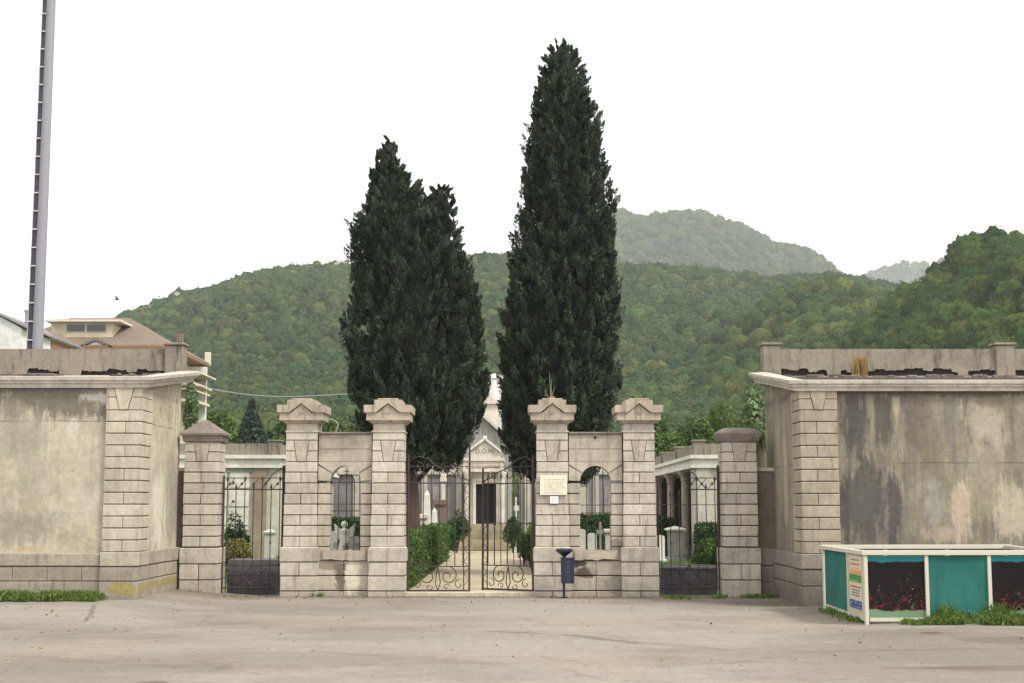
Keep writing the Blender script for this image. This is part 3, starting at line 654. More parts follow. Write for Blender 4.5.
def side_gate(x0, x1, label, broken):
    y = YP + .35; t = thing('side_gate', (x0, y, 0), label, 'gate', 'two small iron side gates'); t['_o'] = [0.0, 0.0, 0.0]
    Wd = x1 - x0; zt, zm, zb = ZP(478, y), ZP(489.5, y), ZP(594, y) + .04
    mb = MB(); mb.tube([(.03, 0, .0), (.03, 0, zt + .05)], .022); mb.tube([(Wd - .03, 0, 0), (Wd - .03, 0, zt + .25)], .03)
    s = Wd * .46 if broken else .03
    mb.tube([(s, 0, zt), (Wd - .03, 0, zt)], .010); mb.tube([(s, 0, zm), (Wd - .03, 0, zm)], .014)
    mb.tube([(.03, 0, zb + .08), (Wd - .03, 0, zb + .08)], .014); mb.tube([(.03, 0, zb + .52), (Wd - .03, 0, zb + .52)], .012)
    if broken: mb.tube([(.03, 0, zm - .3), (s, 0, zm - .3)], .008); mb.tube([(s, 0, zm - .3), (Wd - .03, 0, zm - .3)], .008)
    mb.build('gate_frame', M['iron'], t); mb = MB()
    n = 7
    for i in range(n):
        x = .1 + (Wd - .2) * i / (n - 1); top = zm + (.16 if i % 2 == 0 else .0)
        if broken and x < s: top = zm - .12
        mb.tube([(x, 0, zb), (x, 0, top)], .010); mb.lathe([(.012, top), (.026, top + .04), (.002, top + .12)], x, 0, 6)
        if i % 2: mb.ball((x, 0, zb + .95), .022)
    mb.build('gate_bars', M['iron'], t); mb = MB()
    for i, x in enumerate(np.linspace(s + .12, Wd - .15, 3 if broken else 5)):
        mb.ball((x, 0, (zt + zm) / 2), .028); mb.tube([(x - .1, 0, zm), (x, 0, (zt + zm) / 2), (x + .1, 0, zt)], .007)
    for sg in (-1, 1):
        c = Wd / 2; mb.tube([(c, 0, zb + .1), (c + sg * .16, 0, zb + .3), (c, 0, zb + .52)], .012)
        mb.tube(spiral(c + sg * .3, zb + .3, .15, .03, PI / 2, PI / 2 + sg * 5), .010); mb.tube(spiral(c + sg * .1, zb + .16, .08, .02, 0, -sg * 5), .008)
    if not broken: mb.tube([(Wd * .62, 0, zm), (Wd * .8, 0, zt + .08), (Wd - .03, 0, zt + .22)], .010)
    else: mb.tube([(s - .05, 0, zt + .14), (s + .15, 0, zt + .1), (s + .4, 0, zm + .02)], .010)
    mb.build('scrollwork', M['iron'], t)
side_gate(XC - 5.26 + .35, XC - 3.31 - .36, 'rusty side gate left of the arched screen, complete top rail', False)
side_gate(XC + 3.31 + .36, XC + 5.28 - .35, 'rusty side gate near the teal enclosure with half its top missing', True)

# ------------------------------------------------------------------ end buildings
def end_building(s, XE, YF, label):
    # s=-1 left, +1 right; XE inner face, YF front face
    XO = XE + s * 14.0; YB = YF + (3.1 if s < 0 else 3.65); o = (XE, YF, 0)
    t = thing('flanking_building', o, label, 'building')
    zb0 = -.1; Zp = ZP(552 if s < 0 else 554, YF); Zpl = ZP(566.5 if s < 0 else 569.5, YF)
    zc0 = ZP(388 if s < 0 else 391.3, YF); zc1 = ZP(377.5 if s < 0 else 381, YF); rise = .40 if s < 0 else .50; QW = .60 if s < 0 else .64
    def bx(mb, a, b, *r, **k): mb.box(min(a, b), max(a, b), *r, **k)
    seam = ZP(421, YF) if s < 0 else ZP(463, YF)
    if s < 0:
        X = lambda p: XP(p, YF)
        pt = [(X(50), ZP(402, YF), 1.2, .30, (.13, .12, .095), .85, 'X'), (X(25), ZP(455, YF), .25, .8, (.28, .265, .21), .5, 'X'), (X(75), ZP(500, YF), .5, .35, (.47, .44, .37), .5, 'X'), (X(92), ZP(395, YF), .28, .13, (.56, .54, .48), .75, 'X'), (X(70), ZP(427, YF), .10, .16, (.58, .56, .50), .6, 'X'), (X(60), ZP(468, YF), .45, .55, (.42, .385, .31), .5, 'X'),
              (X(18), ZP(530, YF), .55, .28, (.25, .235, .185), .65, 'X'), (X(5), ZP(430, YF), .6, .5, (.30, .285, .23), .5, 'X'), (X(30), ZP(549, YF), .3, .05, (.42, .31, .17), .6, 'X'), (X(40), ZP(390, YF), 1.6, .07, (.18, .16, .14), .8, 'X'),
              (YF + 1.55, 1.75, .42, .75, (.60, .57, .49), .7, 'Y'), (YF + 2.6, 1.9, .35, 1.0, (.26, .24, .22), .7, 'Y'), (YF + 1.5, 3.6, .5, .35, (.42, .34, .26), .4, 'Y')]
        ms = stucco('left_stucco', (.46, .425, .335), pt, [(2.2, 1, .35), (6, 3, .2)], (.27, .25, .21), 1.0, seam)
    else:
        X = lambda p: XP(p, YF)
        pt = [(X(858), ZP(422, YF), .22, .70, (.07, .068, .066), .85, 'X'), (X(886), ZP(418, YF), .17, .55, (.08, .076, .068), .8, 'X'), (X(922), ZP(425, YF), .22, .75, (.14, .125, .105), .7, 'X'), (X(900), ZP(405, YF), .06, .4, (.40, .36, .25), .8, 'X'),
              (X(862), ZP(505, YF), .48, .8, (.075, .073, .07), .8, 'X'), (X(895), ZP(520, YF), .14, .8, (.07, .068, .07), .8, 'X'), (X(845), ZP(505, YF), .08, .7, (.07, .066, .066), .7, 'X'), (X(956), ZP(425, YF), .06, .75, (.15, .15, .145), .55, 'X'), (X(990), ZP(420, YF), .38, .40, (.40, .365, .29), .75, 'X'),
              (X(985), ZP(480, YF), .30, .9, (.37, .335, .25), .5, 'X'), (X(962), ZP(512, YF), .13, .5, (.50, .41, .32), .75, 'X'), (X(945), ZP(535, YF), .3, .14, (.46, .37, .29), .6, 'X'), (X(1015), ZP(515, YF), .36, .5, (.46, .41, .32), .7, 'X'), (X(935), ZP(470, YF), .2, .9, (.20, .18, .13), .6, 'X'), (X(1000), ZP(400, YF), .3, .13, (.2, .17, .12), .7, 'X'),
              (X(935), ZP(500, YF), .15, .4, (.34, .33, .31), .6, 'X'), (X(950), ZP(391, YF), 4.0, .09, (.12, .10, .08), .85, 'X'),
              (YF + 1.1, 2.4, .22, 1.3, (.25, .225, .19), .6, 'Y'), (YF + 2.4, 2.4, .4, 1.4, (.30, .27, .22), .6, 'Y'), (YF + 1.7, 2.3, .14, 1.0, (.42, .37, .29), .6, 'Y')]
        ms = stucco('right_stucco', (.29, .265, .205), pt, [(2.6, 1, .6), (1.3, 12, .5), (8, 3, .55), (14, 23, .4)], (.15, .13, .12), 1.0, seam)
    # wall core: side profile rises to the back, so a YZ prism along X
    mb = MB(); i0 = XE + s * .03
    prof = [(YF + .03, zb0), (YB, zb0), (YB, zc0 + rise + .12), (YF + .03, zc0 + .12)]
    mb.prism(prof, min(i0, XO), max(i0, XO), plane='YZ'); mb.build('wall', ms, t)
    # plinth: projecting band above two stone courses
    qm = [stone('building_base_stone', (.34, .31, .255) if s < 0 else (.27, .24, .205), dirt=.7, isl=.16, zlo=.8, patches=[(XP(128, YF), ZP(588, YF), .26, .11, (.27, .215, .06), .75), (XP(60, YF), ZP(573, YF), .9, .1, (.23, .2, .16), .6)] if s < 0 else [(6.5, .1, 2, .3, (.13, .115, .1), .5)]), M['joint']]
    mb = MB(); L0 = XE + s * QW; zmid = ZP(581 if s < 0 else 586, YF)
    x = L0; k = 0
    for (za, zb_) in ((zb0, zmid), (zmid, Zpl)):
        x = L0 + s * (.12 if k else .0); bw = .60; first = True; prev = L0
        while abs(prev - XE) < 13.5:
            nxt = prev + s * (bw if not first else (bw * (.5 if k else 1)) + .02); first = False
            bx(mb, prev + s * .004, nxt - s * .004, YF - .07, YF + .2, za + .007, zb_ - .007, c=.008); prev = nxt
        bx(mb, L0, XO, YF - .05, YF + .2, za, zb_, mi=1); k += 1
    bx(mb, L0 + s * .012, XO, YF - .085, YF + .2, Zpl + .01, Zp - .02, c=.012)
    # corner block base, wrapping the side (quoin plinth) and the inner side wall
    for (a, b, f) in ((YF - .12, YF + QW - .0, .06), (YF + QW + .008, YB, .03)):
        for (za, zb_, spl) in ((zb0, zmid, 1), (zmid, Zpl, 1)):
            bx(mb, XE - s * f, L0, a, b, za + .007, zb_ - .007, c=.008); bx(mb, XE - s * (f - .02), L0 - s * .02, a + .02, b + .0, za - .004, zb_ + .004, mi=1)
        bx(mb, XE - s * (f + .02), L0 + s * .0, a - .015, b - .002, Zpl + .01, Zp, c=.012)
    mb.build('plinth', qm, t)
    # quoin with alternating joints
    nq = 13; ztop = ZP(396, YF); zs_ = list(np.linspace(Zp + .0, ZP(410, YF), nq)) 
    qs = [stone('quoin_stone', (.455, .41, .335) if s < 0 else (.36, .315, .245), dirt=.45 if s < 0 else .75, isl=.07, zlo=-1), M['joint']]
    mb = MB(); yq0, yq1 = YF - .045, YF + .72
    for i in range(nq - 1):
        a, b = zs_[i], zs_[i + 1]
        bx(mb, XE + s * .0, L0 - s * .02, yq0 + .02, yq1 - .02, a, b, mi=1)
        if i % 2 == 0:
            m_ = XE + s * QW * .48 - s * .04
            bx(mb, XE - s * .03, m_ - s * .004, yq0, yq1, a + .008, b - .008, c=.01); bx(mb, m_ + s * .004, L0, yq0, yq0 + .3, a + .008, b - .008, c=.01)
        else: bx(mb, XE - s * .03, L0, yq0, yq1, a + .008, b - .008, c=.01)
    a, b = zs_[-1], zc0 + .02; kx = XE + s * QW * .5 - s * .01
    bx(mb, XE + s * .0, L0 - s * .02, yq0 + .02, yq1 - .02, a, b, mi=1)
    zm_ = a + (b - a) * .55
    for (p, q) in ((a, zm_), (zm_, b)):
        for (e0, sg) in ((XE - s * .03, -s), (L0, s)):
            w0 = .07 + (p - a) * .25; w1 = .07 + (q - a) * .25
            mb.prism([(e0, p + .008), (e0, q - .006), (kx + sg * (w1 + .012), q - .006), (kx + sg * (w0 + .012), p + .008)], yq0, yq1 if e0 != L0 else yq0 + .3)
    w0, w1 = .07, .07 + (b - a) * .25
    mb.prism([(kx - w0, a + .008), (kx + w0, a + .008), (kx + w1, b - .003), (kx - w1, b - .003)], yq0 - .012, yq0 + .2)
    mb.build('quoin', qs, t)
    # cornice: moulding along the front, raking up along the inner side
    OV = .15; mb = MB(); h = zc1 - zc0
    def sec(px_, py_, pz, ox, oy):   # cross-section ring: inner bottom, bed, lip, top, inner top ; outward direction (ox,oy)
        q = []
        for (d, z) in ((-.05, 0), (.55, 0), (.62, .35), (.80, .40), (.80, .62), (1.0, .68), (1.04, 1.0), (.0, 1.12), (-.4, 1.12)):
            q.append((px_ + ox * d * OV, py_ + oy * d * OV, pz + z * h))
        return q
    OB = 1.9 if s < 0 else 1.6
    rings = [sec(XO, YF, zc0, 0, -1), sec(XE, YF, zc0, -s * 1.5, -1), sec(XE - s * .04, YB + .05, zc0 + rise, -s * OB, 0)]
    v = [p for r_ in rings for p in r_]; n = 9
    fs = [(i * n + k, i * n + (k + 1) % n, (i + 1) * n + (k + 1) % n, (i + 1) * n + k) for i in range(2) for k in range(n)] + [list(range(n)), [2 * n + k for k in range(n)]]
    mb.add(v, fs); mb.build('cornice', M['cornice'], t)
    mb = MB(); mb.prism([(YF - .05, zc1 - .04), (YB + .02, zc1 + rise - .14), (YB + .02, zc1 + rise - .08), (YF - .05, zc1 + .01)], min(XE, XO), max(XE, XO), plane='YZ')
    roof = mb.build('roof', M['roofing'], t)
    mb = MB(); rr = random.Random(5 + s)
    for k in range(150):
        fx = rr.random() ** (1.0); x = XE + s * (.1 + fx * 8.5); y = rr.uniform(YB - 1.0, YB - .1); z = zc1 - .02 + (rise - .12) * (y - YF) / (YB - YF) + .03
        w_ = rr.uniform(.04, .3); hgt = rr.uniform(.02, .09)
        if s < 0 and .15 < fx < .28: continue
        mb.box(x, x + w_, y, y + .1, z - .02, z + hgt, .015)
    mb.build('rubble', M['rubble'], roof)['kind'] = 'stuff'
    # parapet standing at the back of the lean-to roof
    zr = zc1 + rise - .10; yp = YB - .02; zt = ZP(349, yp); pz = ZP(343, yp); xi = XE + s * (-.0)
    mb = MB(); pw = .36
    # ragged foot of the parapet
    n = 420; xsn = np.linspace(XE + s * pw, XO, n); rg = np.random.default_rng(3 + s); dx_ = np.abs(xsn - XE)
    gap = (np.where((dx_ > 2.05) & ((dx_ < 2.45) | (dx_ > 3.1)), 0, 1) if s < 0 else np.where((np.abs(dx_ - 1.45) < .12) | (np.abs(dx_ - 4.1) < .10), 0, 1)).astype(float)
    step = np.repeat(rg.uniform(-.05, .03, n // 6 + 1), 6)[:n] + .02 * sines(21 + s, 2.1)(xsn, xsn * 0) * .5
    low = zr - .02 + gap * (.17 + step) + rg.uniform(-.012, .012, n)
    top = zt + rg.uniform(-.004, .004, n)
    for i in range(n - 1):
        pass
    poly_v = []
    for i in range(n): poly_v += [(xsn[i], yp, low[i]), (xsn[i], yp, top[i]), (xsn[i], yp + .2, top[i]), (xsn[i], yp + .2, low[i])]
    fs = []
    for i in range(n - 1):
        for k in range(4): fs.append((i * 4 + k, i * 4 + (k + 1) % 4, (i + 1) * 4 + (k + 1) % 4, (i + 1) * 4 + k))
    fs += [(0, 1, 2, 3), tuple((n - 1) * 4 + k for k in range(4))]
    mb.add(poly_v, fs)
    bx(mb, XE + s * pw, XO, yp + .06, yp + .19, zr - .1, zr + .2, mi=1)
    mb.build('parapet', [M['concrete'], M['roofing']], t)
    def post(xa, xb):
        mb = MB(); a, b = min(xa, xb), max(xa, xb); mb.box(a, b, yp - .06, yp + .3, zr - .02, pz - .05, .015); mb.box(a - .035, b + .035, yp - .095, yp + .335, pz - .048, pz, .012); mb.build('parapet_post', M['concrete'], t)
    post(XE, XE + s * pw)
    if s > 0:
        a = XP(995, yp, 350); post(a, a + .38)
    return t
end_building(-1, -6.53, 24.6, 'plastered building left of the gateway with pale stone quoin and parapet')
end_building(1, 5.13, 24.85, 'dark streaked plaster building right of the gateway behind the teal enclosure')
# link walls
for s, x0, x1, lab in ((-1, -6.75, XC - 5.26 - .36, 'narrow wall strip joining left building to its low pier'), (1, XC + 5.28 + .36, 5.3, 'narrow plaster wall strip joining low pier to right building')):
    t = thing('link_wall', ((x0 + x1) / 2, YP + .2, 0), lab, 'wall')
    mb = MB(); mb.box(x0, x1, YP + .2, YP + .5, -.1, ZP(471, YP)); mb.build('wall', stucco('link_stucco', (.20, .17, .15), [], [(2, 1, .5)], (.12, .1, .1), 1, None), t)
    mb = MB(); mb.box(x0, x1, YP + .16, YP + .54, ZP(471, YP) + .002, ZP(467.5, YP)); mb.build('coping', M['cornice'], t)
    mb = MB(); zz = [-.1, ZP(582, YP), ZP(566, YP)]
    for a, b in zip(zz[:-1], zz[1:]): mb.box(x0, x1, YP + .12, YP + .3, a + .006, b - .006, .008)
    mb.box(x0, x1, YP + .14, YP + .3, -.1, ZP(566, YP), mi=1); mb.box(x0, x1, YP + .10, YP + .3, ZP(566, YP) + .01, ZP(549, YP), .01); mb.build('plinth', [stone('link_base', (.26, .23, .2), dirt=.6), M['joint']], t)

# ------------------------------------------------------------------ litter bin
by = YP - .35; bx_ = XP(563.5, by); t = thing('litter_bin', (bx_, by, 0), 'navy blue metal litter bin on a post before the arched screen', 'litter bin')
mb = MB(); mb.tube([(bx_, by, -.05), (bx_, by, .9)], .027, 10); mb.box(bx_ - .07, bx_ + .07, by - .07, by + .07, -.03, .015, .005); mb.build('post', M['bin'], t)
z0, z1 = ZP(583, by), ZP(557.5, by); cxb = XP(567, by); mb = MB(); mb.lathe([(.115, z0), (.125, z0 + .01), (.125, z0 + .03), (.128, z1 - .03), (.135, z1 - .02), (.135, z1), (.118, z1), (.112, z0 + .03)], cxb, by - .1, 20); mb.build('bucket', M['bin'], t, smooth=False)
mb = MB(); zh = ZP(548.5, by); xh = XP(564, by); mb.lathe([(.02, z1 - .05), (.03, z1 + .02), (.05, z1 + .04), (.15, zh - .06), (.165, zh - .04), (.165, zh - .015), (.12, zh), (.01, zh + .005)], xh, by - .06, 20); mb.build('hood', M['bin'], t)
mb = MB(); mb.box(bx_ - .03, cxb + .02, by - .03, by + .01, z1 - .1, z1 - .06); mb.box(bx_ - .03, cxb + .02, by - .03, by + .01, z0 + .08, z0 + .12); mb.build('bracket', M['bin'], t)

# ------------------------------------------------------------------ teal enclosure
FL, FR, BR, BL = [Vector((a, b, 0)) for a, b in ((5.19, 20.9), (8.00, 20.9), (8.50, 24.2), (5.27, 24.0))]
g0 = .02; HT = 1.07
t = thing('teal_enclosure', (5.19, 20.9, 0), 'open topped enclosure of teal panels and cream frames before the right building', 'enclosure')
def frameM(a, b):
    d = (b - a).normalized(); n = Vector((d.y, -d.x, 0)); return Matrix(((d.x, -n.x, 0, a.x), (d.y, -n.y, 0, a.y), (0, 0, 1, 0), (0, 0, 0, 1)))
def floral():
    g = G('dark_flower_print'); v = g.n('ShaderNodeTexVoronoi'); v.inputs['Scale'].default_value = 15; g.put(v.inputs['Vector'], g.scale((1, 0, 1.6)))
    z = g.sep()[2]; n = g.noise(4, 6, .75, st=(1, 0, 1)); c = g.mix(g.noise(9, 5, .7), (.005, .005, .006), (.018, .013, .014))
    lowm = g.ramp(z, .78, .22)
    spot = g.ramp(g.math('ADD', g.noise(13, 6, .75, st=(1, 0, 1.5), off=3, dist=.8), g.math('MULTIPLY', lowm, .10)), .62, .70)
    c = g.mix(g.math('MULTIPLY', spot, .8), c, g.mix(g.ramp(g.noise(3, 3), .4, .6), (.17, .010, .022), (.20, .05, .035)))
    v2 = g.n('ShaderNodeTexVoronoi'); v2.inputs['Scale'].default_value = 22; g.put(v2.inputs['Vector'], g.scale((1, 0, 1)))
    c = g.mix(g.math('MULTIPLY', g.ramp(v2.outputs['Distance'], .2, .1), g.ramp(g.noise(2.2, 4, .6, st=(1, 0, 1), off=12), .60, .66)), c, (.40, .42, .42))
    c = g.mix(g.math('MULTIPLY', g.ramp(g.noise(7, 5, .7, off=20), .6, .7), g.math('MULTIPLY', lowm, .6)), c, (.08, .13, .07))
    edge = g.math('ADD', z, g.math('MULTIPLY', g.math('SUBTRACT', n, .5), .10))
    c = g.mix(g.ramp(edge, .90, .925), c, (.03, .19, .21)); c = g.mix(g.ramp(edge, .97, 1.0), c, (.07, .27, .27))
    lo = g.math('ADD', z, g.math('MULTIPLY', g.math('SUBTRACT', g.noise(2, 5, .6), .5), .18))
    c = g.mix(g.ramp(lo, .215, .19), c, (.15, .24, .15))
    return g.done(c, .75, spec=.12)
M['floral'] = floral()
def panel(a, b, u0, u1, mat, off=0.0, name='panel', z0=.10, z1=1.0, lab=None):
    mb = MB(); mb.M = frameM(a, b); mb.box(u0, u1, .02 + off, .035 + off, z0, z1); o = mb.build(name, mat, t)
    if lab: o['label'] = lab
Lf = (FR - FL).length; Ls = (BL - FL).length; Lb = (BR - BL).length; Lr = (BR - FR).length
pw = .925
for i in range(3):
    panel(FL, FR, .04 + i * pw, .04 + (i + 1) * pw - .05, (M['floral'], M['teal'], M['floral'])[i], lab=('dark panel printed with small red flowers at the corner', 'plain teal front panel', 'dark panel printed with red flowers at the picture edge')[i])
for i in range(3): panel(BL, BR, .04 + i * (Lb - .05) / 3, (i + 1) * (Lb - .05) / 3 - .02, M['teal'])
panel(BL, FL, Ls - 1.12, Ls - .05, M['cream_metal'], off=-.0, lab='cream side board carrying a notice'); panel(BL, FL, .06, Ls - 1.18, M['teal'])
for i in range(3): panel(FR, BR, .04 + i * Lr / 3, (i + 1) * Lr / 3 - .04, M['teal'])
for (a, b, us) in ((FL, FR, [0, pw, 2 * pw, Lf]), (BL, BR, [0, Lb / 3, 2 * Lb / 3, Lb]), (BL, FL, [Ls - 1.15]), (FR, BR, [Lr / 3, 2 * Lr / 3])):
    for i, u in enumerate(us):
        mb = MB(); mb.M = frameM(a, b); w = .027; uu = u + (w if u == 0 else 0); mb.box(uu - w, uu + w, -.012, .055, -.02, HT - .062, .004); mb.build('post', M['cream_metal'], t)
for (a, b, L) in ((FL, FR, Lf), (BL, BR, Lb), (BL, FL, Ls), (FR, BR, Lr)):
    mb = MB(); mb.M = frameM(a, b); q = 0 if (a, b) in ((FL, FR), (BL, BR)) else .07
    mb.box(-.03 + q, L + .03 - q, -.035, .085, HT - .06, HT + .002 * (q > 0) + (.008 if q == 0 else 0), .005); mb.build('top_rail', M['cream_metal'], t)
    mb = MB(); mb.M = frameM(a, b); mb.box(.07, L - .04, .0, .045, .045, .098); mb.build('bottom_rail', M['cream_metal'], t)
# notice on the side board
mb = MB(); mb.M = frameM(BL, FL); mb.box(Ls - 1.05, Ls - .20, .004, .018, .17, .985); bd = mb.build('notice_board', plain('notice_cream', (.58, .52, .39), .5, .05, 5), t)
def art(name, rects, col):
    mb = MB(); mb.M = frameM(BL, FL)
    for (u0, u1, z0, z1) in rects: mb.box(Ls - u1, Ls - u0, -.001, .006, z0, z1)
    mb.build(name, plain(name + '_paint', col, .5, .12, 12), bd)
# u grows away from the camera, i.e. to the left in the picture
rr = random.Random(9)
def words(z, u0, u1, h=.012):
    out = []; u = u0
    while u < u1: w = rr.uniform(.03, .11); out.append((u, min(u + w, u1), z - h, z + h)); u += w + .022
    return out
art('orange_skyline', [(.24 + i * .062, .24 + i * .062 + .05, .70, .725 + rr.uniform(.01, .10)) for i in range(12)], (.62, .30, .12))
art('green_block', [(.22, 1.02, .585, .70)], (.04, .24, .06)); art('blue_block', [(.22, 1.02, .19, .315)], (.035, .07, .26))
art('red_lettering', words(.515, .26, .98, .013) + words(.855, .3, .95, .010), (.42, .16, .09))
art('grey_lettering', words(.92, .34, .9, .009) + words(.465, .32, .9, .010) + words(.425, .38, .88, .010) + words(.385, .36, .9, .010), (.20, .19, .22))
art('white_marks', [(.30, .36, .26, .29), (.58, .66, .26, .31), (.86, .92, .26, .29), (.28, .95, .212, .222), (.35, .9, .60, .608)], (.6, .6, .66))

# ------------------------------------------------------------------ mast with cable tray
ym = 36.0; b0 = P(34.5, 348, ym); t = thing('floodlight_mast', (b0.x, ym, 0), 'tall grey steel mast with dark cable tray rising behind left building', 'mast')
mb = MB(); H = 22; bx0 = XP(37.5, ym, 348); mb.tube([(bx0, ym, -.1), (bx0 - .01, ym, H)], [.155, .105], 18); mb.build('pole', M['mast'], t, smooth=False)
mb = MB(); mb.tube([(bx0 - .20, ym - .02, 2.5), (bx0 - .135, ym - .02, H - .5)], [.075, .05], 8); mb.build('cable_tray', M['mast_dark'], t)
mb = MB(); mb.tube([(bx0 - .275, ym - .05, 2.5), (bx0 - .19, ym - .05, H - .5)], .012, 5)
for k in range(40):
    z = 2.6 + k * .485; f = (z - 0) / H; xa = bx0 - .29 + .08 * f; mb.box(xa, bx0 - .1, ym - .12, ym - .09, z, z + .028); 
mb.build('rungs', plain('pale_clips', (.55, .55, .6), .5), t)
mb = MB(); mb.box(bx0 - 1.6, bx0 + 1.6, ym - .1, ym + .1, H, H + .15); 
for k in range(5): mb.box(bx0 - 1.5 + k * .65, bx0 - 1.1 + k * .65, ym - .35, ym - .1, H - .1, H + .4, .03)
mb.build('floodlight_head', M['mast_dark'], t)

# ------------------------------------------------------------------ houses
def quadroof(mb, x0, x1, y0, y1, z0, z1, rx0, rx1, th=.18):
    ym_ = (y0 + y1) / 2; v = [(x0, y0, z0), (x1, y0, z0), (x1, y1, z0), (x0, y1, z0), (rx0, ym_, z1), (rx1, ym_, z1)]
    mb.add(v, [(0, 1, 5, 4), (1, 2, 5), (2, 3, 4, 5), (3, 0, 4)]); mb.add([(a, b, z0) for a, b in ((x0, y0), (x1, y0), (x1, y1), (x0, y1))] + [(a, b, z0 - th) for a, b in ((x0, y0), (x1, y0), (x1, y1), (x0, y1))], [(4, 5, 6, 7), (0, 1, 5, 4), (1, 2, 6, 5), (2, 3, 7, 6), (3, 0, 4, 7)], 1)
yh = 72.0; t = thing('villa', (XP(110, yh), yh, 0), 'cream villa with brown hipped tile roof behind the left building', 'house')
xr = XP(209.5, 80, 363); ze = ZP(363.5, 80); xa, xb = XP(28, yh, 350), xr - .95
mb = MB(); mb.box(xa, xb, yh, yh + 7.2, -.1, ze - .15); mb.build('wall', M['house_cream'], t)
mb = MB(); quadroof(mb, XP(10, yh, 350), xr, yh - 1, 80, ze, ZP(318, 75.5), XP(70, 75.5, 318), XP(130, 75.5, 318)); rf = mb.build('roof', [M['tiles'], M['soffit']], t)
mb = MB(); mb.box(XP(205, 80.2, 364), XP(210.5, 80.2, 364), 80.05, 80.3, ze - .1, ZP(352, 80), .02); mb.build('gutter_box', M['fascia'], t)
mb = MB(); zt1, zt2 = ZP(335, yh + .3), ZP(320.5, yh + .3); dx0, dx1 = XP(51, yh + .3, 325), XP(113, yh + .3, 325); mb.box(dx0, dx1, yh + .3, yh + 3.6, zt1 - .8, zt2); dm = mb.build('dormer', M['house_cream'], rf)
mb = MB(); quadroof(mb, dx0 - .2, dx1 + .5, yh - .1, yh + 4, zt2, ZP(314.5, yh + .3), dx0 + .7, dx1 - 1.2, .1); mb.build('dormer_roof', [M['tiles'], M['fascia']], rf)
for a, b in ((67, 85), (87, 106)):
    mb = MB(); mb.box(XP(a, yh + .3, 327), XP(b, yh + .3, 327), yh + .24, yh + .32, ZP(331.5, yh + .3), ZP(324.5, yh + .3)); mb.box(XP(a, yh + .3, 327) - .05, XP(b, yh + .3, 327) + .05, yh + .27, yh + .31, ZP(332.3, yh + .3), ZP(323.7, yh + .3), mi=1); mb.build('window', [M['glass'], M['fascia']], rf)
mb = MB(); cg = XP(98, yh - .5, 345); zz = ZP(349, yh - .5); mb.prism([(cg - .75, zz), (cg + .75, zz), (cg, ZP(342, yh - .5))], yh - .9, yh + 3); mb.build('small_gable', M['house_white'], rf)
mb = MB(); mb.prism([(cg - .85, zz), (cg, ZP(341.5, yh - .5)), (cg + .85, zz), (cg + .85, zz + .12), (cg, ZP(340, yh - .5) + .05), (cg - .85, zz + .12)], yh - 1.0, yh + 3); mb.build('gable_roof', M['tiles'], rf)
for px, y0, y1 in ((174.5, 329, 345), (130.5, 345, 352)):
    mb = MB(); c = XP(px, yh + .3, y0); mb.box(c - .14, c + .14, yh + 1.4, yh + 1.8, ZP(y1, yh + .3) - .5, ZP(y0, yh + .3)); mb.box(c - .19, c + .19, yh + 1.35, yh + 1.85, ZP(y0, yh + .3) + .002, ZP(y0, yh + .3) + .08); mb.build('chimney', M['tiles'] if px > 150 else M['house_white'], rf)
for zz_, w in ((ZP(386, 77), 205), (ZP(402, 77), 203)):
    xo = XP(w, 77, 386)
    mb = MB(); mb.box(xb - .1, xo, 74.5, 78.8, zz_ - .14, zz_); mb.box(xo - .06, xo, 74.5, 78.8, zz_ + .45, zz_ + .55); mb.box(xb - .1, xo, 74.5, 74.56, zz_ + .5, zz_ + .56); mb.build('balcony', M['house_cream'], t)
    mb = MB(); mb.box(xb - .05, xb + .02, 75.5, 77.5, zz_ + .02, zz_ + 1.9); mb.build('window', M['glass'], t)
mb = MB(); mb.box(xb - .1, xo - .25, 78.85, 79.15, -.1, ze - .3); mb.build('side_wing', M['house_white'], t)
mb = MB(); mb.box(xb - .1, xo + .3, 74.2, 79, ZP(377, 77), ZP(375.5, 77)); mb.build('canopy', M['fascia'], t)
yw = 62.0; xe = XP(21.5, yw, 330); t = thing('white_house', (xe, yw, 0), 'white house at the picture edge behind the mast', 'house')
mb = MB(); x_ = xe - 9; mb.prism([(x_, -.1), (xe, -.1), (xe, ZP(328, yw)), (xe - 1.2, ZP(314, yw)), (xe - 3.2, ZP(297, yw)), (x_, ZP(330, yw))], yw, yw + 8); mb.build('wall', M['house_white'], t)
mb = MB(); a = [(xe + .25, ZP(328.5, yw)), (xe - 1.2, ZP(313, yw)), (xe - 3.2, ZP(296, yw)), (x_ - .2, ZP(331, yw))]; mb.prism(a + [(p, q + .09) for p, q in a[::-1]], yw - .15, yw + 8.3); rf = mb.build('roof', M['greywall'], t)
mb = MB(); c = XP(19.2, yw, 315); mb.box(c - .10, c + .10, yw + 1, yw + 1.3, ZP(326, yw), ZP(309, yw)); mb.box(c - .13, c + .13, yw + .97, yw + 1.33, ZP(309, yw) + .002, ZP(306.5, yw)); mb.build('chimney', M['mast'], rf)
yk = 66; t = thing('tiled_shed', (XP(25, yk), yk, 0), 'low brick outbuilding with tiled roof between white house and villa', 'house')
mb = MB(); mb.box(XP(14, yk, 345), XP(52, yk, 345), yk, yk + 4, -.1, ZP(338, yk)); mb.build('wall', plain('brick_brown', (.25, .14, .10), .9, .25, 4), t)
mb = MB(); quadroof(mb, XP(11, yk, 345), XP(54, yk, 345), yk - .3, yk + 4.3, ZP(338, yk), ZP(327, yk), XP(20, yk, 345), XP(45, yk, 345), .1); mb.build('roof', [M['tiles'], M['fascia']], t)
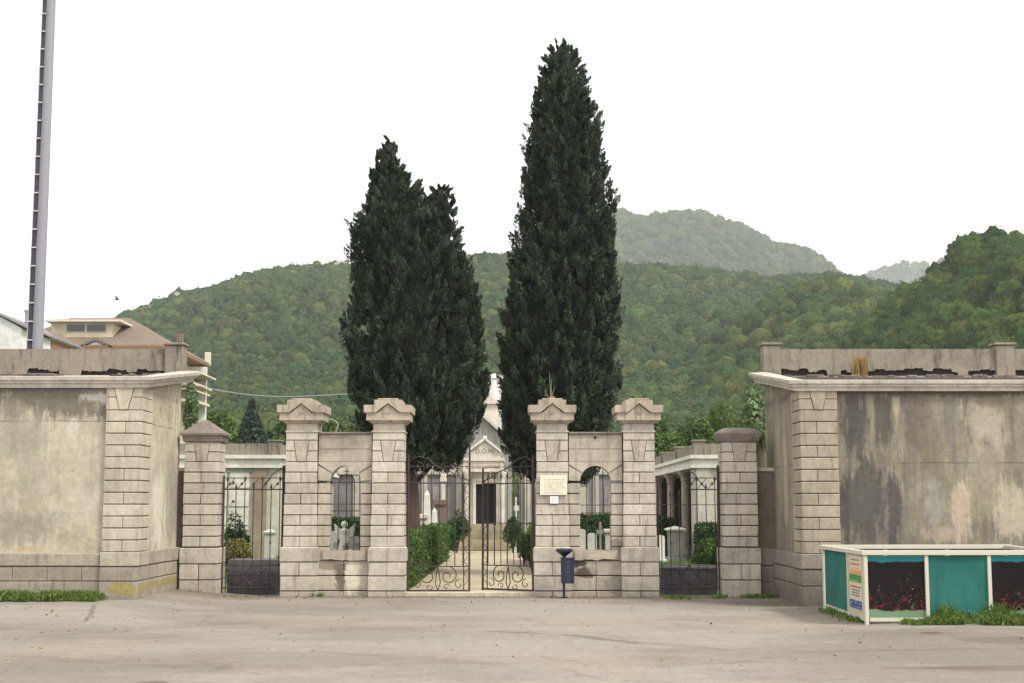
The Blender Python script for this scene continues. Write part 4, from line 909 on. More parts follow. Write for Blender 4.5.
# houses on the hill
for (px, py, Y, w, lab) in ((341, 267.5, 690, 6, 'small white building on the crest of the left hill'), (178, 295.5, 690, 3, 'tiny pale hut among trees on the hill skyline')):
    p = P(px, py, Y); t = thing('hill_house', (p.x, Y, p.z - 5), lab, 'house')
    mb = MB(); mb.box(p.x - w / 2, p.x + w / 2, Y - 2, Y + 3, p.z - 12, p.z + w * .3); mb.build('wall', M['house_white'], t)
    mb = MB(); mb.prism([(p.x - w / 2 - .3, p.z + w * .3), (p.x + w / 2 + .3, p.z + w * .3), (p.x, p.z + w * .5)], Y - 2.4, Y + 3.4); mb.build('roof', M['fascia'], t)
# overhead cable from the villa towards the left cypress
a, b = P(190, 384, 60), P(352, 393.5, 44); pts = [a.lerp(b, i / 20) + Vector((0, 0, -.28 * math.sin(PI * i / 20))) for i in range(21)]
mb = MB(); mb.tube(pts, .022, 5); o = mb.build('overhead_cable', M['wire'], base=tuple(a)); tag(o, 'thin grey overhead cable crossing from the villa to the left cypress', 'cable')
# bird
p = P(116.5, 300, 90); mb = MB(); mb.tube([(p.x - .16, 90, p.z), (p.x - .05, 90, p.z + .02), (p.x + .08, 90, p.z + .02), (p.x + .15, 90, p.z + .04), (p.x + .19, 90, p.z + .03)], [.015, .045, .05, .035, .005], 8)
for s in (-1, 1): mb.add([(p.x - .03, 90, p.z + .03), (p.x + .08, 90, p.z + .03), (p.x + .06, 90 + s * .22, p.z + .2), (p.x - .02, 90 + s * .34, p.z + .24), (p.x - .03, 90, p.z + .045), (p.x + .08, 90, p.z + .045), (p.x + .06, 90 + s * .22, p.z + .212), (p.x - .02, 90 + s * .34, p.z + .25)], [(0, 1, 2, 3), (7, 6, 5, 4), (0, 1, 5, 4), (1, 2, 6, 5), (2, 3, 7, 6), (3, 0, 4, 7)])
o = mb.build('bird', plain('bird_grey', (.05, .05, .05), .8), base=tuple(p)); tag(o, 'small dark bird flying in the white sky above the villa', 'bird')

# ------------------------------------------------------------------ cemetery buildings
YA = 46.0; ZT = ZP(443.5, YA); ZPb = ZP(455, YA); ZC0 = ZP(468, YA)
def cemetery_arcade(s, label):
    XA = XC + s * 6.82; XO = XC + s * 16; XI = XC + s * 10.2; YE = 61.0
    t = thing('burial_arcade', (XA, YA, 0), label, 'arcade', 'burial arcades along the two sides of the cemetery')
    def bx(mb, a, b, *r, **k): mb.box(min(a, b), max(a, b), *r, **k)
    mb = MB(); bx(mb, XA, XO, YA, YA + .5, -.1, ZC0); bx(mb, XI, XI + s * .3, YA + .5, YE, -.1, ZC0); bx(mb, XA, XA + s * .5, YA + .5, YA + 1.2, -.1, ZC0); bx(mb, XA + s * .1, XI, YE - .3, YE, -.1, ZC0)
    mb.build('wall', M['arcade'], t)
    mb = MB()
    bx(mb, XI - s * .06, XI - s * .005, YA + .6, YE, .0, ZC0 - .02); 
    bx(mb, XA + s * .11, XI - s * .07, YE - .36, YE - .31, 0, ZC0 - .02)  # dark sheet over the end wall, painted in place of portico shade
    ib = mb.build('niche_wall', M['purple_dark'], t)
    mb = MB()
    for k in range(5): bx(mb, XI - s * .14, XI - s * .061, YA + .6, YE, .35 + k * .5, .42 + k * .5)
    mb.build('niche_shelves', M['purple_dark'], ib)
    mb = MB(); bx(mb, XA - s * .14, XO, YA - .14, YA + .6, ZC0 + .002, ZC0 + .09); bx(mb, XA - s * .06, XO, YA - .06, YA + .5, ZC0 + .09, ZPb - .12); bx(mb, XA - s * .18, XO, YA - .18, YA + .6, ZPb - .12, ZPb)
    bx(mb, XA - s * .14, XA + s * .4, YA + .6, YE, ZC0 + .001, ZC0 + .09); bx(mb, XA - s * .06, XA + s * .4, YA + .5, YE, ZC0 + .091, ZPb - .12); bx(mb, XA - s * .18, XA + s * .4, YA + .6, YE, ZPb - .121, ZPb - .001)
    mb.build('cornice', M['arcade_white'], t)
    mb = MB(); bx(mb, XA + s * .41, XI + s * .3, YA + .61, YE, ZPb - .2, ZPb - .05); mb.build('roof', M['roofing'], t)
    mb = MB(); bx(mb, XA + s * .1, XO, YA, YA + .2, ZPb + .002, ZT); bx(mb, XA, XA + s * .2, YA + .2, YE, ZPb + .002, ZT)
    mb.build('parapet', M['concrete'], t)
    for yy in (YA + .0, YA + 5.0, YA + 10):
        mb = MB(); bx(mb, XA - s * .06, XA + s * .32, yy - .08 if yy == YA else yy, yy + .32, ZPb + .003, ZT + .06, c=.01); bx(mb, XA - s * .1, XA + s * .36, yy - .12 if yy == YA else yy - .04, yy + .36, ZT + .062, ZT + .12, c=.01); mb.build('parapet_post', M['concrete'], t)
    for yy in (49.7, 54.2, 58.8):
        mb = MB(); cx = XA + s * .12; z = ZC0 - .002
        mb.lathe([(.23, 0), (.23, .12), (.19, .16), (.17, .22), (.155, .3), (.14, z - .36), (.17, z - .33), (.15, z - .28), (.16, z - .22), (.24, z - .1), (.25, z)], cx, yy, 14); mb.build('column', M['column'], t)
    # pilasters on the front
    for k, (a, w, m) in enumerate(((.02, .45, 'arcade'), (3.4, .35, 'arcade_brown'))):
        if s < 0 and k == 0: m = 'arcade_brown'; a = .38
        mb = MB(); bx(mb, XA + s * a, XA + s * (a + w), YA - .07, YA - .002, 0, ZC0 - .003); mb.build('pilaster', M[m], t)
    if s < 0:
        k = 0
        for r_ in range(4):
            for c_ in range(3):
                mb = MB(); x = XA - .95 - c_ * .72; bx(mb, x, x - .64, YA - .035, YA - .002, .55 + r_ * .6, 1.08 + r_ * .6, c=.008); q = mb.build('niche_plaque', M['marble'], t)
                mb = MB(); mb.ball((x - .5, YA - .07, .72 + r_ * .6), .045); mb.build('lamp', M['iron'], q)
        mb = MB(); bx(mb, XA - .85, XA - 5, YA - .05, YA - .002, 2.86, 2.93); mb.build('string_course', M['greytomb'], t)
    else:
        mb = MB(); bx(mb, XA + .75, XA + 1.9, YA - .05, YA - .002, ZP(537, YA), ZP(488, YA)); q = mb.build('niche_frame', M['arcade_white'], t)
        for r_ in range(4):
            for c_ in range(3): mb = MB(); x = XA + .80 + c_ * .36; z = .45 + r_ * .48; bx(mb, x, x + .32, YA - .07, YA - .051, z, z + .43, c=.005); mb.build('niche_plaque', plain('cream_niche', (.66, .58, .42), .6, .1), q)
cemetery_arcade(-1, 'pale burial arcade with weathered parapet behind the left side gate')
cemetery_arcade(1, 'pale burial arcade with dark colonnade behind the right side gate')
# back range and chapel
YBk = 61.6
for s, lab in ((-1, 'grey stone burial range left of the chapel'), (1, 'grey stone burial range right of the chapel')):
    t = thing('burial_range', (XC + s * 4, YBk, 0), lab, 'building'); a, b = sorted((XC + s * 1.15, XC + s * 11)); z = ZP(470, YBk)
    mb = MB(); mb.box(a, b, YBk, YBk + 2, -.1, z - .2)
    mb.build('wall', M['greywall'], t); mb = MB(); mb.box(a, b, YBk - .12, YBk + 2, z - .198, z); mb.box(a, b, YBk, YBk + 2, z + .001, z + .3); mb.build('cornice', M['arcade'], t)
    for k in range(4):
        mb = MB(); x = XC + s * (1.5 + k * 1.5); mb.box(x - .12, x + .12, YBk - .08, YBk - .002, 0, z - .2); mb.build('pilaster', M['arcade'], t)
        if k < 3:
            mb = MB(); x += s * .75; mb.box(x - .4, x + .4, YBk - .03, YBk - .002, 1.0, 2.6, .01); mb.build('memorial_slab', M['arcade'] if k == 1 else M['greytomb'], t)
YCh = 59.0; cxx = XP(484, YCh); t = thing('chapel', (cxx, YCh, 0), 'small pale stone chapel with pediment and dark doorway at the path end', 'chapel')
def cz(y): return ZP(y, YCh)
def cxp(x): return XP(x, YCh)
d0, d1 = cxp(475.8), cxp(496.2); w0, w1 = cxp(463.5), cxp(504.5); zd0, zd1 = cz(524), cz(484)
mb = MB(); mb.box(w0, d0, YCh, YCh + .35, .0, zd1); mb.box(d1, w1, YCh, YCh + .35, 0, zd1); mb.box(w0, w1, YCh, YCh + .35, zd1, cz(472)); mb.box(w0, w0 + .3, YCh + .35, YCh + 3.2, 0, cz(472)); mb.box(w1 - .3, w1, YCh + .35, YCh + 3.2, 0, cz(472)); mb.box(w0, w1, YCh + 3.2, YCh + 3.4, 0, cz(472)); mb.box(d0, d1, YCh, YCh + .35, 0, zd0); mb.build('wall', M['chapel'], t)
mb = MB(); mb.box(d0 - .02, d1 + .02, YCh + .22, YCh + .28, zd0, zd1 + .02); mb.build('door', M['dark'], t)
for a, b in ((cxp(464.5), cxp(470)), (cxp(499), cxp(504.5))):
    mb = MB(); c = (a + b) / 2; mb.lathe([(.17, 0), (.17, .25), (.13, .3), (.115, .4), (.105, cz(485)), (.13, cz(483.5)), (.12, cz(481)), (.2, cz(474)), (.2, cz(472.2))], c, YCh - .16, 12); mb.build('column', M['chapel'], t)
mb = MB(); mb.box(d0 - .12, d0, YCh - .05, YCh - .002, zd0, zd1 + .12); mb.box(d1, d1 + .12, YCh - .05, YCh - .002, zd0, zd1 + .12); mb.box(d0 - .16, d1 + .16, YCh - .07, YCh - .002, zd1 + .121, zd1 + .2); mb.build('door_frame', M['arcade_white'], t)
e0, e1 = cxp(463), cxp(503); mb = MB(); mb.box(e0, e1, YCh - .36, YCh + 3.3, cz(472), cz(461.3)); mb.box(e0 - .08, e1 + .06, YCh - .44, YCh + 3.4, cz(461.2), cz(458.3)); ent = mb.build('entablature', M['chapel'], t)
mb = MB(); ax = cxp(484.8); mb.prism([(cxp(468), cz(458.2)), (cxp(501), cz(458.2)), (cxp(499), cz(452)), (ax, cz(440.5)), (cxp(470.5), cz(452))], YCh - .32, YCh + 3.3); mb.build('pediment', M['chapel'], t)
mb = MB()
for sg, ex in ((-1, cxp(468.5)), (1, cxp(500.5))):
    mb.prism([(ax, cz(440.5) + .002), (ex, cz(452.5)), (ex, cz(450.2)), (ax, cz(437.5))][::sg], YCh - .45, YCh + 3.4)
mb.box(ax - .08, ax + .08, YCh - .47, YCh - .3, cz(440), cz(437) + .02, .02); mb.build('raking_cornice', M['arcade_white'], t)
mb = MB()
for k in range(5): mb.box(w0 - .25, w1 + .25, YCh - .4 - (5 - k) * .28, YCh - .002, zd0 * k / 5, zd0 * (k + 1) / 5 - .0, .01)
mb.build('steps', stone('step_stone', (.36, .32, .22), dirt=.5, isl=.2, zlo=-2), t)
for txt, sz, xx, zz, yy, ob in (('D.O.M.', .27, ax, cz(453.5), YCh - .325, 'pediment_lettering'), ('RESVRRECTVRIS', .20, (e0 + e1) / 2, cz(469), YCh - .365, 'frieze_lettering')):
    cu = bpy.data.curves.new(ob, 'FONT'); cu.body = txt; cu.size = sz; cu.align_x = 'CENTER'; cu.extrude = .006
    tmp = bpy.data.objects.new('tmp', cu); C.objects.link(tmp); bpy.context.view_layer.update(); cu = bpy.data.meshes.new_from_object(tmp.evaluated_get(bpy.context.evaluated_depsgraph_get())); bpy.data.objects.remove(tmp)
    o = bpy.data.objects.new(ob, cu); C.objects.link(o); cu.materials.append(M['letters']); o.parent = t; o.location = Vector((xx, yy, zz)) - Vector(t.location); o.rotation_euler = (PI / 2, 0, 0)
# taller church behind, visible between the cypresses
yc = 84; t = thing('church', (XP(482, yc), yc, 0), 'grey gabled church with cream front seen between the two cypresses', 'church')
mb = MB(); a, b = XP(455, yc, 440), XP(512, yc, 440); m = XP(482, yc, 440); mb.prism([(a, -.1), (b, -.1), (b, ZP(446, yc)), (m, ZP(417, yc)), (a, ZP(446, yc))], yc, yc + 9); mb.build('wall', M['greytomb'], t)
mb = MB(); q = [(a - .3, ZP(448, yc)), (m, ZP(417, yc) + .02), (b + .3, ZP(448, yc))]; mb.prism(q + [(x, z + .2) for x, z in q[::-1]], yc - .3, yc + 9.2); mb.build('roof', M['arcade'], t)
mb = MB(); mb.box(XP(470, yc + 9.5, 420), XP(498, yc + 9.5, 420), yc + 9.5, yc + 14, -.1, ZP(404, yc + 9.5)); mb.prism([(XP(466, yc + 9.5, 420), ZP(404, yc + 9.5)), (XP(502, yc + 9.5, 420), ZP(404, yc + 9.5)), (XP(486, yc + 9.5, 420), ZP(394, yc + 9.5))], yc + 9.3, yc + 14.2); mb.build('choir', M['chapel'], t)
t = thing('bell_tower', (XP(495, 100), 100, 0), 'white bell tower rising above the church between the cypresses', 'tower')
mb = MB(); mb.box(XP(488, 100, 400), XP(501.5, 100, 400), 100, 101, -.1, ZP(379, 100)); mb.build('shaft', M['house_white'], t)
mb = MB(); mb.lathe([(.55, ZP(379, 100)), (.6, ZP(378, 100)), (.5, ZP(376, 100)), (.05, ZP(373, 100))], XP(494.8, 100, 400), 100.5, sq=True); mb.build('cap', M['arcade_white'], t)

# ------------------------------------------------------------------ graves
def grave(kind, px, ytop, ybase, wpx, mat, label, Y=None, dep=None, grp=None):
    if Y is None:
        Y = 30
        for _ in range(30): Y = Y * (EYE + .04) / max(EYE - ZP(ybase, Y), .01)
    x = XP(px, Y, 520); zt = ZP(ytop, Y); w = wpx * Y / 1400; t = thing(kind, (x, Y, 0), label, 'tombstone', grp); d = dep or w * .6; m = M[mat]; mb = MB()
    if kind == 'obelisk':
        mb.box(x - w * .8, x + w * .8, Y - w * .8, Y + w * .8, -.06, zt * .28, .02); mb.build('pedestal', m, t); mb = MB(); mb.lathe([(w * .5, zt * .28), (w * .28, zt * .93), (.01, zt)], x, Y, sq=True); mb.build('shaft', m, t)
    elif kind == 'pedestal_tomb':
        mb.box(x - w * .45, x + w * .45, Y - w * .45, Y + w * .45, -.06, zt * .1, .01); mb.box(x - w * .36, x + w * .36, Y - w * .36, Y + w * .36, zt * .1, zt * .84, .02); mb.build('pedestal', m, t)
        mb = MB(); mb.lathe([(w * .40, zt * .841), (w * .5, zt * .88), (w * .5, zt * .92), (.02, zt)], x, Y, sq=True); mb.build('cap', M['marble'], t)
    elif kind == 'headstone':
        n = 8; r = w / 2; hz = zt - r * .5
        mb.prism([(x - r, -.06), (x + r, -.06), (x + r, hz)] + [(x + r * math.cos(a), hz + r * .5 * math.sin(a)) for a in np.linspace(.2, PI - .2, n)] + [(x - r, hz)], Y, Y + .14); mb.build('slab', m, t)
        mb = MB(); mb.box(x - r - .05, x + r + .05, Y - .15, Y + .3, -.06, .12, .01); mb.build('base', m, t)
    elif kind == 'stele':
        mb.box(x - w / 2, x + w / 2, Y, Y + d, -.06, zt * .9, .015); mb.build('slab', m, t); mb = MB(); mb.box(x - w / 2 - .06, x + w / 2 + .06, Y - .06, Y + d + .06, zt * .9 + .002, zt, .02); mb.build('cornice', m, t)
    elif kind == 'cross_tomb':
        mb.box(x - w * .5, x + w * .5, Y - w * .4, Y + w * .4, -.06, zt * .45, .02); mb.build('pedestal', m, t); mb = MB(); mb.box(x - w * .12, x + w * .12, Y - .05, Y + .05, zt * .45, zt, .01); mb.box(x - w * .42, x + w * .42, Y - .048, Y + .048, zt * .75, zt * .84, .01); mb.build('cross', m, t)
    elif kind == 'angel_tomb':
        mb.box(x - w * .5, x + w * .5, Y - w * .4, Y + w * .4, -.06, zt * .4, .02); mb.build('pedestal', m, t)
        mb = MB(); mb.lathe([(w * .34, zt * .4), (w * .26, zt * .55), (w * .2, zt * .7), (w * .24, zt * .8), (w * .1, zt * .86)], x, Y, 10); mb.ball((x, Y, zt * .93), zt * .075)
        for s in (-1, 1): mb.prism([(x + s * .03, zt * .62), (x + s * w * .5, zt * .6), (x + s * w * .58, zt * .95), (x + s * w * .2, zt * .82)], Y + .06, Y + .12)
        mb.build('statue', m, t)
    return t
grave('headstone', 253, 528, 560, 10, 'marble', 'pale weathered headstone left of centre behind left side gate')
grave('pedestal_tomb', 270, 529, 566, 12, 'marble', 'white pedestal tomb at the right behind left side gate')
grave('obelisk', 261, 524, 556, 7, 'marble', 'small white obelisk between two tombs behind left side gate', Y=50)
grave('angel_tomb', 344.5, 521, 556, 18, 'marble', 'white winged statue tomb seen through the left arched window', Y=40)
grave('headstone', 333, 531, 556, 8, 'marble', 'small white headstone at the left inside the left arched window', Y=38)
grave('headstone', 354, 536, 560, 10, 'greytomb', 'low grey headstone at the right inside the left arched window', Y=37)
grave('obelisk', 427, 490, 545, 9, 'marble', 'taller white obelisk behind the left hedge beside the cypress trunk', Y=47)
grave('stele', 421, 514, 548, 11, 'chapel', 'short cream stele beside the cypress trunk behind the hedge', Y=44)
grave('obelisk', 434.5, 508, 548, 8, 'marble', 'shorter white obelisk behind the left hedge in front of brown stele', Y=49.3)
grave('stele', 440, 499.5, 544, 11, 'browntomb', 'tall dark brown stele near the end of the left hedge', Y=50, dep=.3)
grave('stele', 443, 474, 530, 4, 'chapel', 'slender pale column monument behind the brown stele', Y=54)
grave('headstone', 582, 529, 556, 7, 'marble', 'narrow white tombstone at the left edge inside right arched window', Y=40)
grave('headstone', 592, 533, 556, 9, 'marble', 'rounded white tombstone left of the grey cross tomb in right window', Y=42)
grave('cross_tomb', 600, 522, 560, 9, 'greytomb', 'grey tomb with little cross inside the right arched window', Y=38, dep=.3)
grave('stele', 609, 529, 558, 8, 'marble', 'square white stele at the right edge inside right arched window', Y=39)
grave('pedestal_tomb', 675, 526, 561, 20, 'greytomb', 'stone pedestal with white pyramid cap behind right side gate')
grave('headstone', 660, 535, 556, 9, 'marble', 'white tilted headstone beside the pyramid capped pedestal', Y=44)
grave('stele', 713, 531, 548, 11, 'marble', 'low white tomb block beyond the bush behind right side gate', Y=48)
grave('cross_tomb', 516, 497, 540, 7, 'marble', 'white cross monument against the range right of the chapel', Y=56)
for (x0, x1, yt, lab, top) in ((227, 276, 560, 'grey and purple stone chest tomb just inside the left side gate', True), (664, 717, 566, 'dark grey carved chest tomb just inside the right side gate', False)):
    Y = 28.75; t = thing('chest_tomb', (XP((x0 + x1) / 2, Y), Y, 0), lab, 'tomb'); a, b = XP(x0, Y, 580), XP(x1, Y, 580); z = ZP(yt, Y)
    zz = ZP(573, Y) if top else z - .06
    mb = MB(); mb.box(a, b, Y, Y + .8, -.06, zz, .015)
    for k in range(3):
        w_ = (b - a) / 3; mb.box(a + k * w_ + .03, a + (k + 1) * w_ - .03, Y - .02, Y + .01, .08, zz - .08, .012)
        mb.box(a + k * w_ + .09, a + (k + 1) * w_ - .09, Y - .035, Y - .01, .16, zz - .16, .012)
    mb.build('chest', M['darktomb'], t); mb = MB(); mb.box(a - .03, b + .0, Y - .04 + (.25 if top else 0), Y + .85, zz + .002, z, .012); mb.build('lid', M['tombtop'], t)

# ------------------------------------------------------------------ hedges, shrubs, trees
def boxhedge(x0, x1, y0, y1, h, mat, label, n, size=.035, round_=.08):
    t = thing('hedge', ((x0 + x1) / 2, (y0 + y1) / 2, 0), label, 'hedge'); mb = MB(); mb.box(x0 + .06, x1 - .06, y0 + .06, y1 - .06, -.06, h - .08); mb.build('branches', M['hillsoil'], t)
    A = [(x1 - x0) * (y1 - y0), (y1 - y0) * h, (y1 - y0) * h, (x1 - x0) * h]; A = np.array(A) / sum(A); k = RNG.choice(4, n, p=A)
    u, v = RNG.uniform(0, 1, n), RNG.uniform(0, 1, n); X = x0 + (x1 - x0) * u; Y = y0 + (y1 - y0) * v; Z = np.full(n, h)
    nr = np.tile([0., 0, 1], (n, 1))
    m = k == 1; X[m] = x0; Z[m] = h * u[m]; nr[m] = (-1, 0, 0); m = k == 2; X[m] = x1; Z[m] = h * u[m]; nr[m] = (1, 0, 0); m = k == 3; Y[m] = y0; Z[m] = h * v[m]; nr[m] = (0, -1, 0)
    p = np.stack([X, Y, Z], 1); wob = sines(31, 3.2); p += nr * (.05 * wob(X + Z * 1.3, Y)[:, None] * .5) + RNG.normal(0, .03, (n, 3))
    mb = MB(); quads(mb, p, nr, size, np.clip(.5 + .2 * wob(X * 2 + 3, Y * 2 + Z * 3) + RNG.normal(0, .12, n), .01, 1)); mb.build('leaves', M[mat], t); return t
def hedge_px(pl, pr, Y0, Y1, h, mat, lab, n): boxhedge(XP(pl, Y0, 540), XP(pr, Y0, 540), Y0, Y1, h, mat, lab, n)
boxhedge(XC - 1.85, XC - 1.38, 30.5, 48.5, 1.12, 'hedge', 'long clipped green hedge along the left side of the path', 16000, .04)
boxhedge(XC + 1.42, XC + 1.85, 37, 47, 1.15, 'hedge', 'short clipped light green hedge on the right side of the path', 9000, .04)
boxhedge(XC - 6.0, XC - 2.6, 47.0, 47.8, 1.35, 'shrub_dark', 'dark hedge across the left lawn seen through the arched window', 9000, .05)
boxhedge(XC + 2.4, XC + 5.9, 48, 48.8, 1.4, 'shrub_dark', 'dark hedge behind the white tombs in the right arched window', 9000, .05)
boxhedge(XC + 3.9, XC + 6.55, 50, 50.8, 1.3, 'shrub_dark', 'dark hedge beside the columns of the right burial arcade', 7000, .05)
boxhedge(XC + 6.75, XC + 10.0, 44.9, 45.6, 1.15, 'shrub_dark', 'dark hedge against the front wall of the right burial arcade', 7000, .05)
def shrub(px, ytop, ybot, wpx, Y, mat, label, n=2500, size=.04, tint=.5, kind='shrub'):
    x = XP(px, Y, 520); zt = ZP(ytop, Y); z0 = .03 if ybot > 500 else ZP(ybot, Y); w = wpx * Y / 2800; t = thing(kind, (x, Y, 0), label, 'shrub'); mb = MB()
    for k in range(5): a = k * 1.26; mb.tube([(x, Y, -.06), (x + .4 * w * math.cos(a), Y + .4 * w * math.sin(a), zt * .7)], [.03, .012], 5)
    mb.build('stem', M['bark_grey'], t); mb = MB(); leafy(mb, (x, Y, (zt + z0) / 2), w, w, (zt - z0) / 2, 16, n, size, tint, -.8, .5); mb.build('foliage', M[mat], t)
shrub(237, 518, 548, 26, 40, 'shrub_dark', 'round dark green bush behind the left side gate')
shrub(236, 540, 566, 32, 33, 'shrub_olive', 'olive and russet low shrub just inside the left side gate')
shrub(279, 514, 540, 10, 47, 'shrub_dark', 'dark shrub beside the outermost left tall pier')
shrub(457, 510, 548, 24, 54.5, 'shrub_dark', 'dark rounded bush on the left at the hedge end', 4000)
shrub(448, 517, 548, 14, 53, 'shrub_dark', 'small dark bush touching the end of the left hedge')
shrub(513, 516, 548, 18, 54.5, 'shrub_dark', 'dark bush on the right of the path before the chapel', 3000)
shrub(524, 529, 566, 16, 43, 'hedge', 'light green bush near the right gate leaf hinge')
shrub(706, 539, 572, 26, 34, 'tree_leaf', 'green round bush just inside the right side gate', 3500)
shrub(716, 548, 580, 12, 30.5, 'shrub_dark', 'dark thin bush against the right low pier', 1500)
shrub(188, 388, 432, 13, 29.6, 'pale_leaf', 'bright climbing shrub showing above the left low pier', 2500, .05)
shrub(352, 537, 556, 16, 37.5, 'hedge', 'small bright bush among the tombs in the left arched window', 900, .035)

def cypress(px0, Y, prof, label, seed, nclump, trunk_px, crown_bot, leader2=None):
    x = XP(trunk_px, Y, 500); t = thing('cypress_tree', (x, Y, 0), label, 'cypress tree', 'two big cypresses flanking the path')
    r = np.random.default_rng(seed); mb = MB()
    zt = ZP(prof[0][0], Y); n = 12; pts = []
    for i in range(n + 1): f = i / n; pts.append((x + (XP(px0, Y, 300) - x) * f + .04 * math.sin(5 * f), Y, -.1 + (zt - .6) * f))
    mb.tube(pts, [.24 * (1 - .93 * i / n) + (.08 if i == 0 else 0) for i in range(n + 1)], 12); mb.build('trunk', M['bark'], t)
    mb = MB()
    for k in range(5):
        a = k * 2.4 + 1; z = crown_bot - .3 + k * .35; mb.tube([(x, Y, z), (x + .7 * math.cos(a), Y + .7 * math.sin(a), z + .45), (x + 1.2 * math.cos(a), Y + 1.2 * math.sin(a), z + 1.2)], [.07, .045, .015], 6)
    mb.build('limbs', M['bark'], t)
    mb = MB(); core = MB()
    for prf, frac in ((prof, 1.0), (leader2, .35)):
        if prf is None: continue
        Z = np.array([ZP(p[0], Y) for p in prf]); XL = np.array([XP(p[1], Y, p[0]) for p in prf]); XR = np.array([XP(p[2], Y, p[0]) for p in prf])
        o = np.argsort(Z); Z, XL, XR = Z[o], XL[o], XR[o]; cx = (XL + XR) / 2; R = (XR - XL) / 2
        m = int(nclump * frac); zz = r.uniform(Z[0], Z[-1], m * 4); keep = r.uniform(0, R.max(), m * 4) < np.interp(zz, Z, R) + .15; zz = zz[keep][:m]; m = len(zz)
        th = r.uniform(0, 2 * PI, m); rad = np.interp(zz, Z, R); lob = 1 + .07 * np.sin(th * 3 + zz * 1.1 + seed) + .06 * np.sin(th * 5 - zz * 2.3) 
        zz = zz - .12; rr = rad * lob * (1 - .42 * r.uniform(0, 1, m) ** 1.6) - .10 * np.minimum(1, rad); rr = rr + (r.uniform(0, 1, m) < .12) * r.uniform(0, .10, m)
        c = np.stack([np.interp(zz, Z, cx) + rr * np.cos(th), Y + rr * np.sin(th), zz], 1)
        out = np.stack([np.cos(th), np.sin(th), np.zeros(m)], 1); tilt = r.uniform(.15, .75, m)[:, None]
        ax = unit(np.array([0, 0, 1.]) + out * tilt + r.normal(0, .18, (m, 3)))
        ln = r.uniform(.16, .44, m) * np.clip(rad, .4, 1); wd = ln * .40
        NB = 100; k = np.repeat(np.arange(m), NB); L = len(k); f = r.uniform(-.5, .8, L)
        perp = unit(np.cross(ax[k], r.normal(0, 1, (L, 3)))); taper = np.clip(1 - (f + .1) ** 2 * 1.3, .1, 1)
        p = c[k] + ax[k] * (f * ln[k])[:, None] + perp * (wd[k] * taper * r.uniform(.5, 1.0, L))[:, None]
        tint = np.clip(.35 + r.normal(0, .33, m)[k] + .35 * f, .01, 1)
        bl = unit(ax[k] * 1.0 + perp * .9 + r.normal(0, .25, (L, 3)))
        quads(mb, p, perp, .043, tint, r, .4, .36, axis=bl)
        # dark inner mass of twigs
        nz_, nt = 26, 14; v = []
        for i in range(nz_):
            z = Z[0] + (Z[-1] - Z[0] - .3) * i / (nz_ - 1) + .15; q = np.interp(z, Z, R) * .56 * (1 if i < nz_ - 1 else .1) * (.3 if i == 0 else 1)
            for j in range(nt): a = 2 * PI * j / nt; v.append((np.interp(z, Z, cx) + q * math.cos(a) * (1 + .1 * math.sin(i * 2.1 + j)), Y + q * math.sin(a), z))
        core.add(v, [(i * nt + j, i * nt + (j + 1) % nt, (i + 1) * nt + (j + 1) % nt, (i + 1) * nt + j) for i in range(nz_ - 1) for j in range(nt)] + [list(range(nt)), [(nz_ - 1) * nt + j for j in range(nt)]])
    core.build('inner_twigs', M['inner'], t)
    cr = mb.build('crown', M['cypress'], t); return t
YC = 36.0
cypress(395, YC, [(132, 386, 390), (150, 377, 399), (175, 367, 411), (185, 366, 420), (205, 360, 432), (226, 349, 444), (260, 348, 452), (300, 352, 468), (330, 346, 474), (370, 347, 482), (410, 349, 482), (435, 362, 470), (452, 372, 460), (464, 400, 452)], 'broad dark cypress with two tops, the left and shorter one', 3, 2100, 414, 2.6,
        [(182, 432, 448), (196, 420, 456), (215, 405, 461), (245, 400, 467), (280, 428, 480), (330, 420, 485), (380, 415, 487), (415, 415, 482), (435, 418, 472), (452, 425, 462)])
cypress(562, YC + .5, [(38, 557, 566), (48, 546, 578), (66, 540, 586), (100, 532, 595), (125, 527, 600), (160, 522, 606), (175, 519, 611), (207, 518, 617), (245, 516, 620), (290, 508, 618), (323, 500, 618), (380, 496, 617), (425, 500, 613), (445, 507, 610), (460, 513, 604), (472, 522, 596), (480, 540, 580)], 'tall pointed dark cypress, the right and higher one', 8, 3100, 560, 2.4)

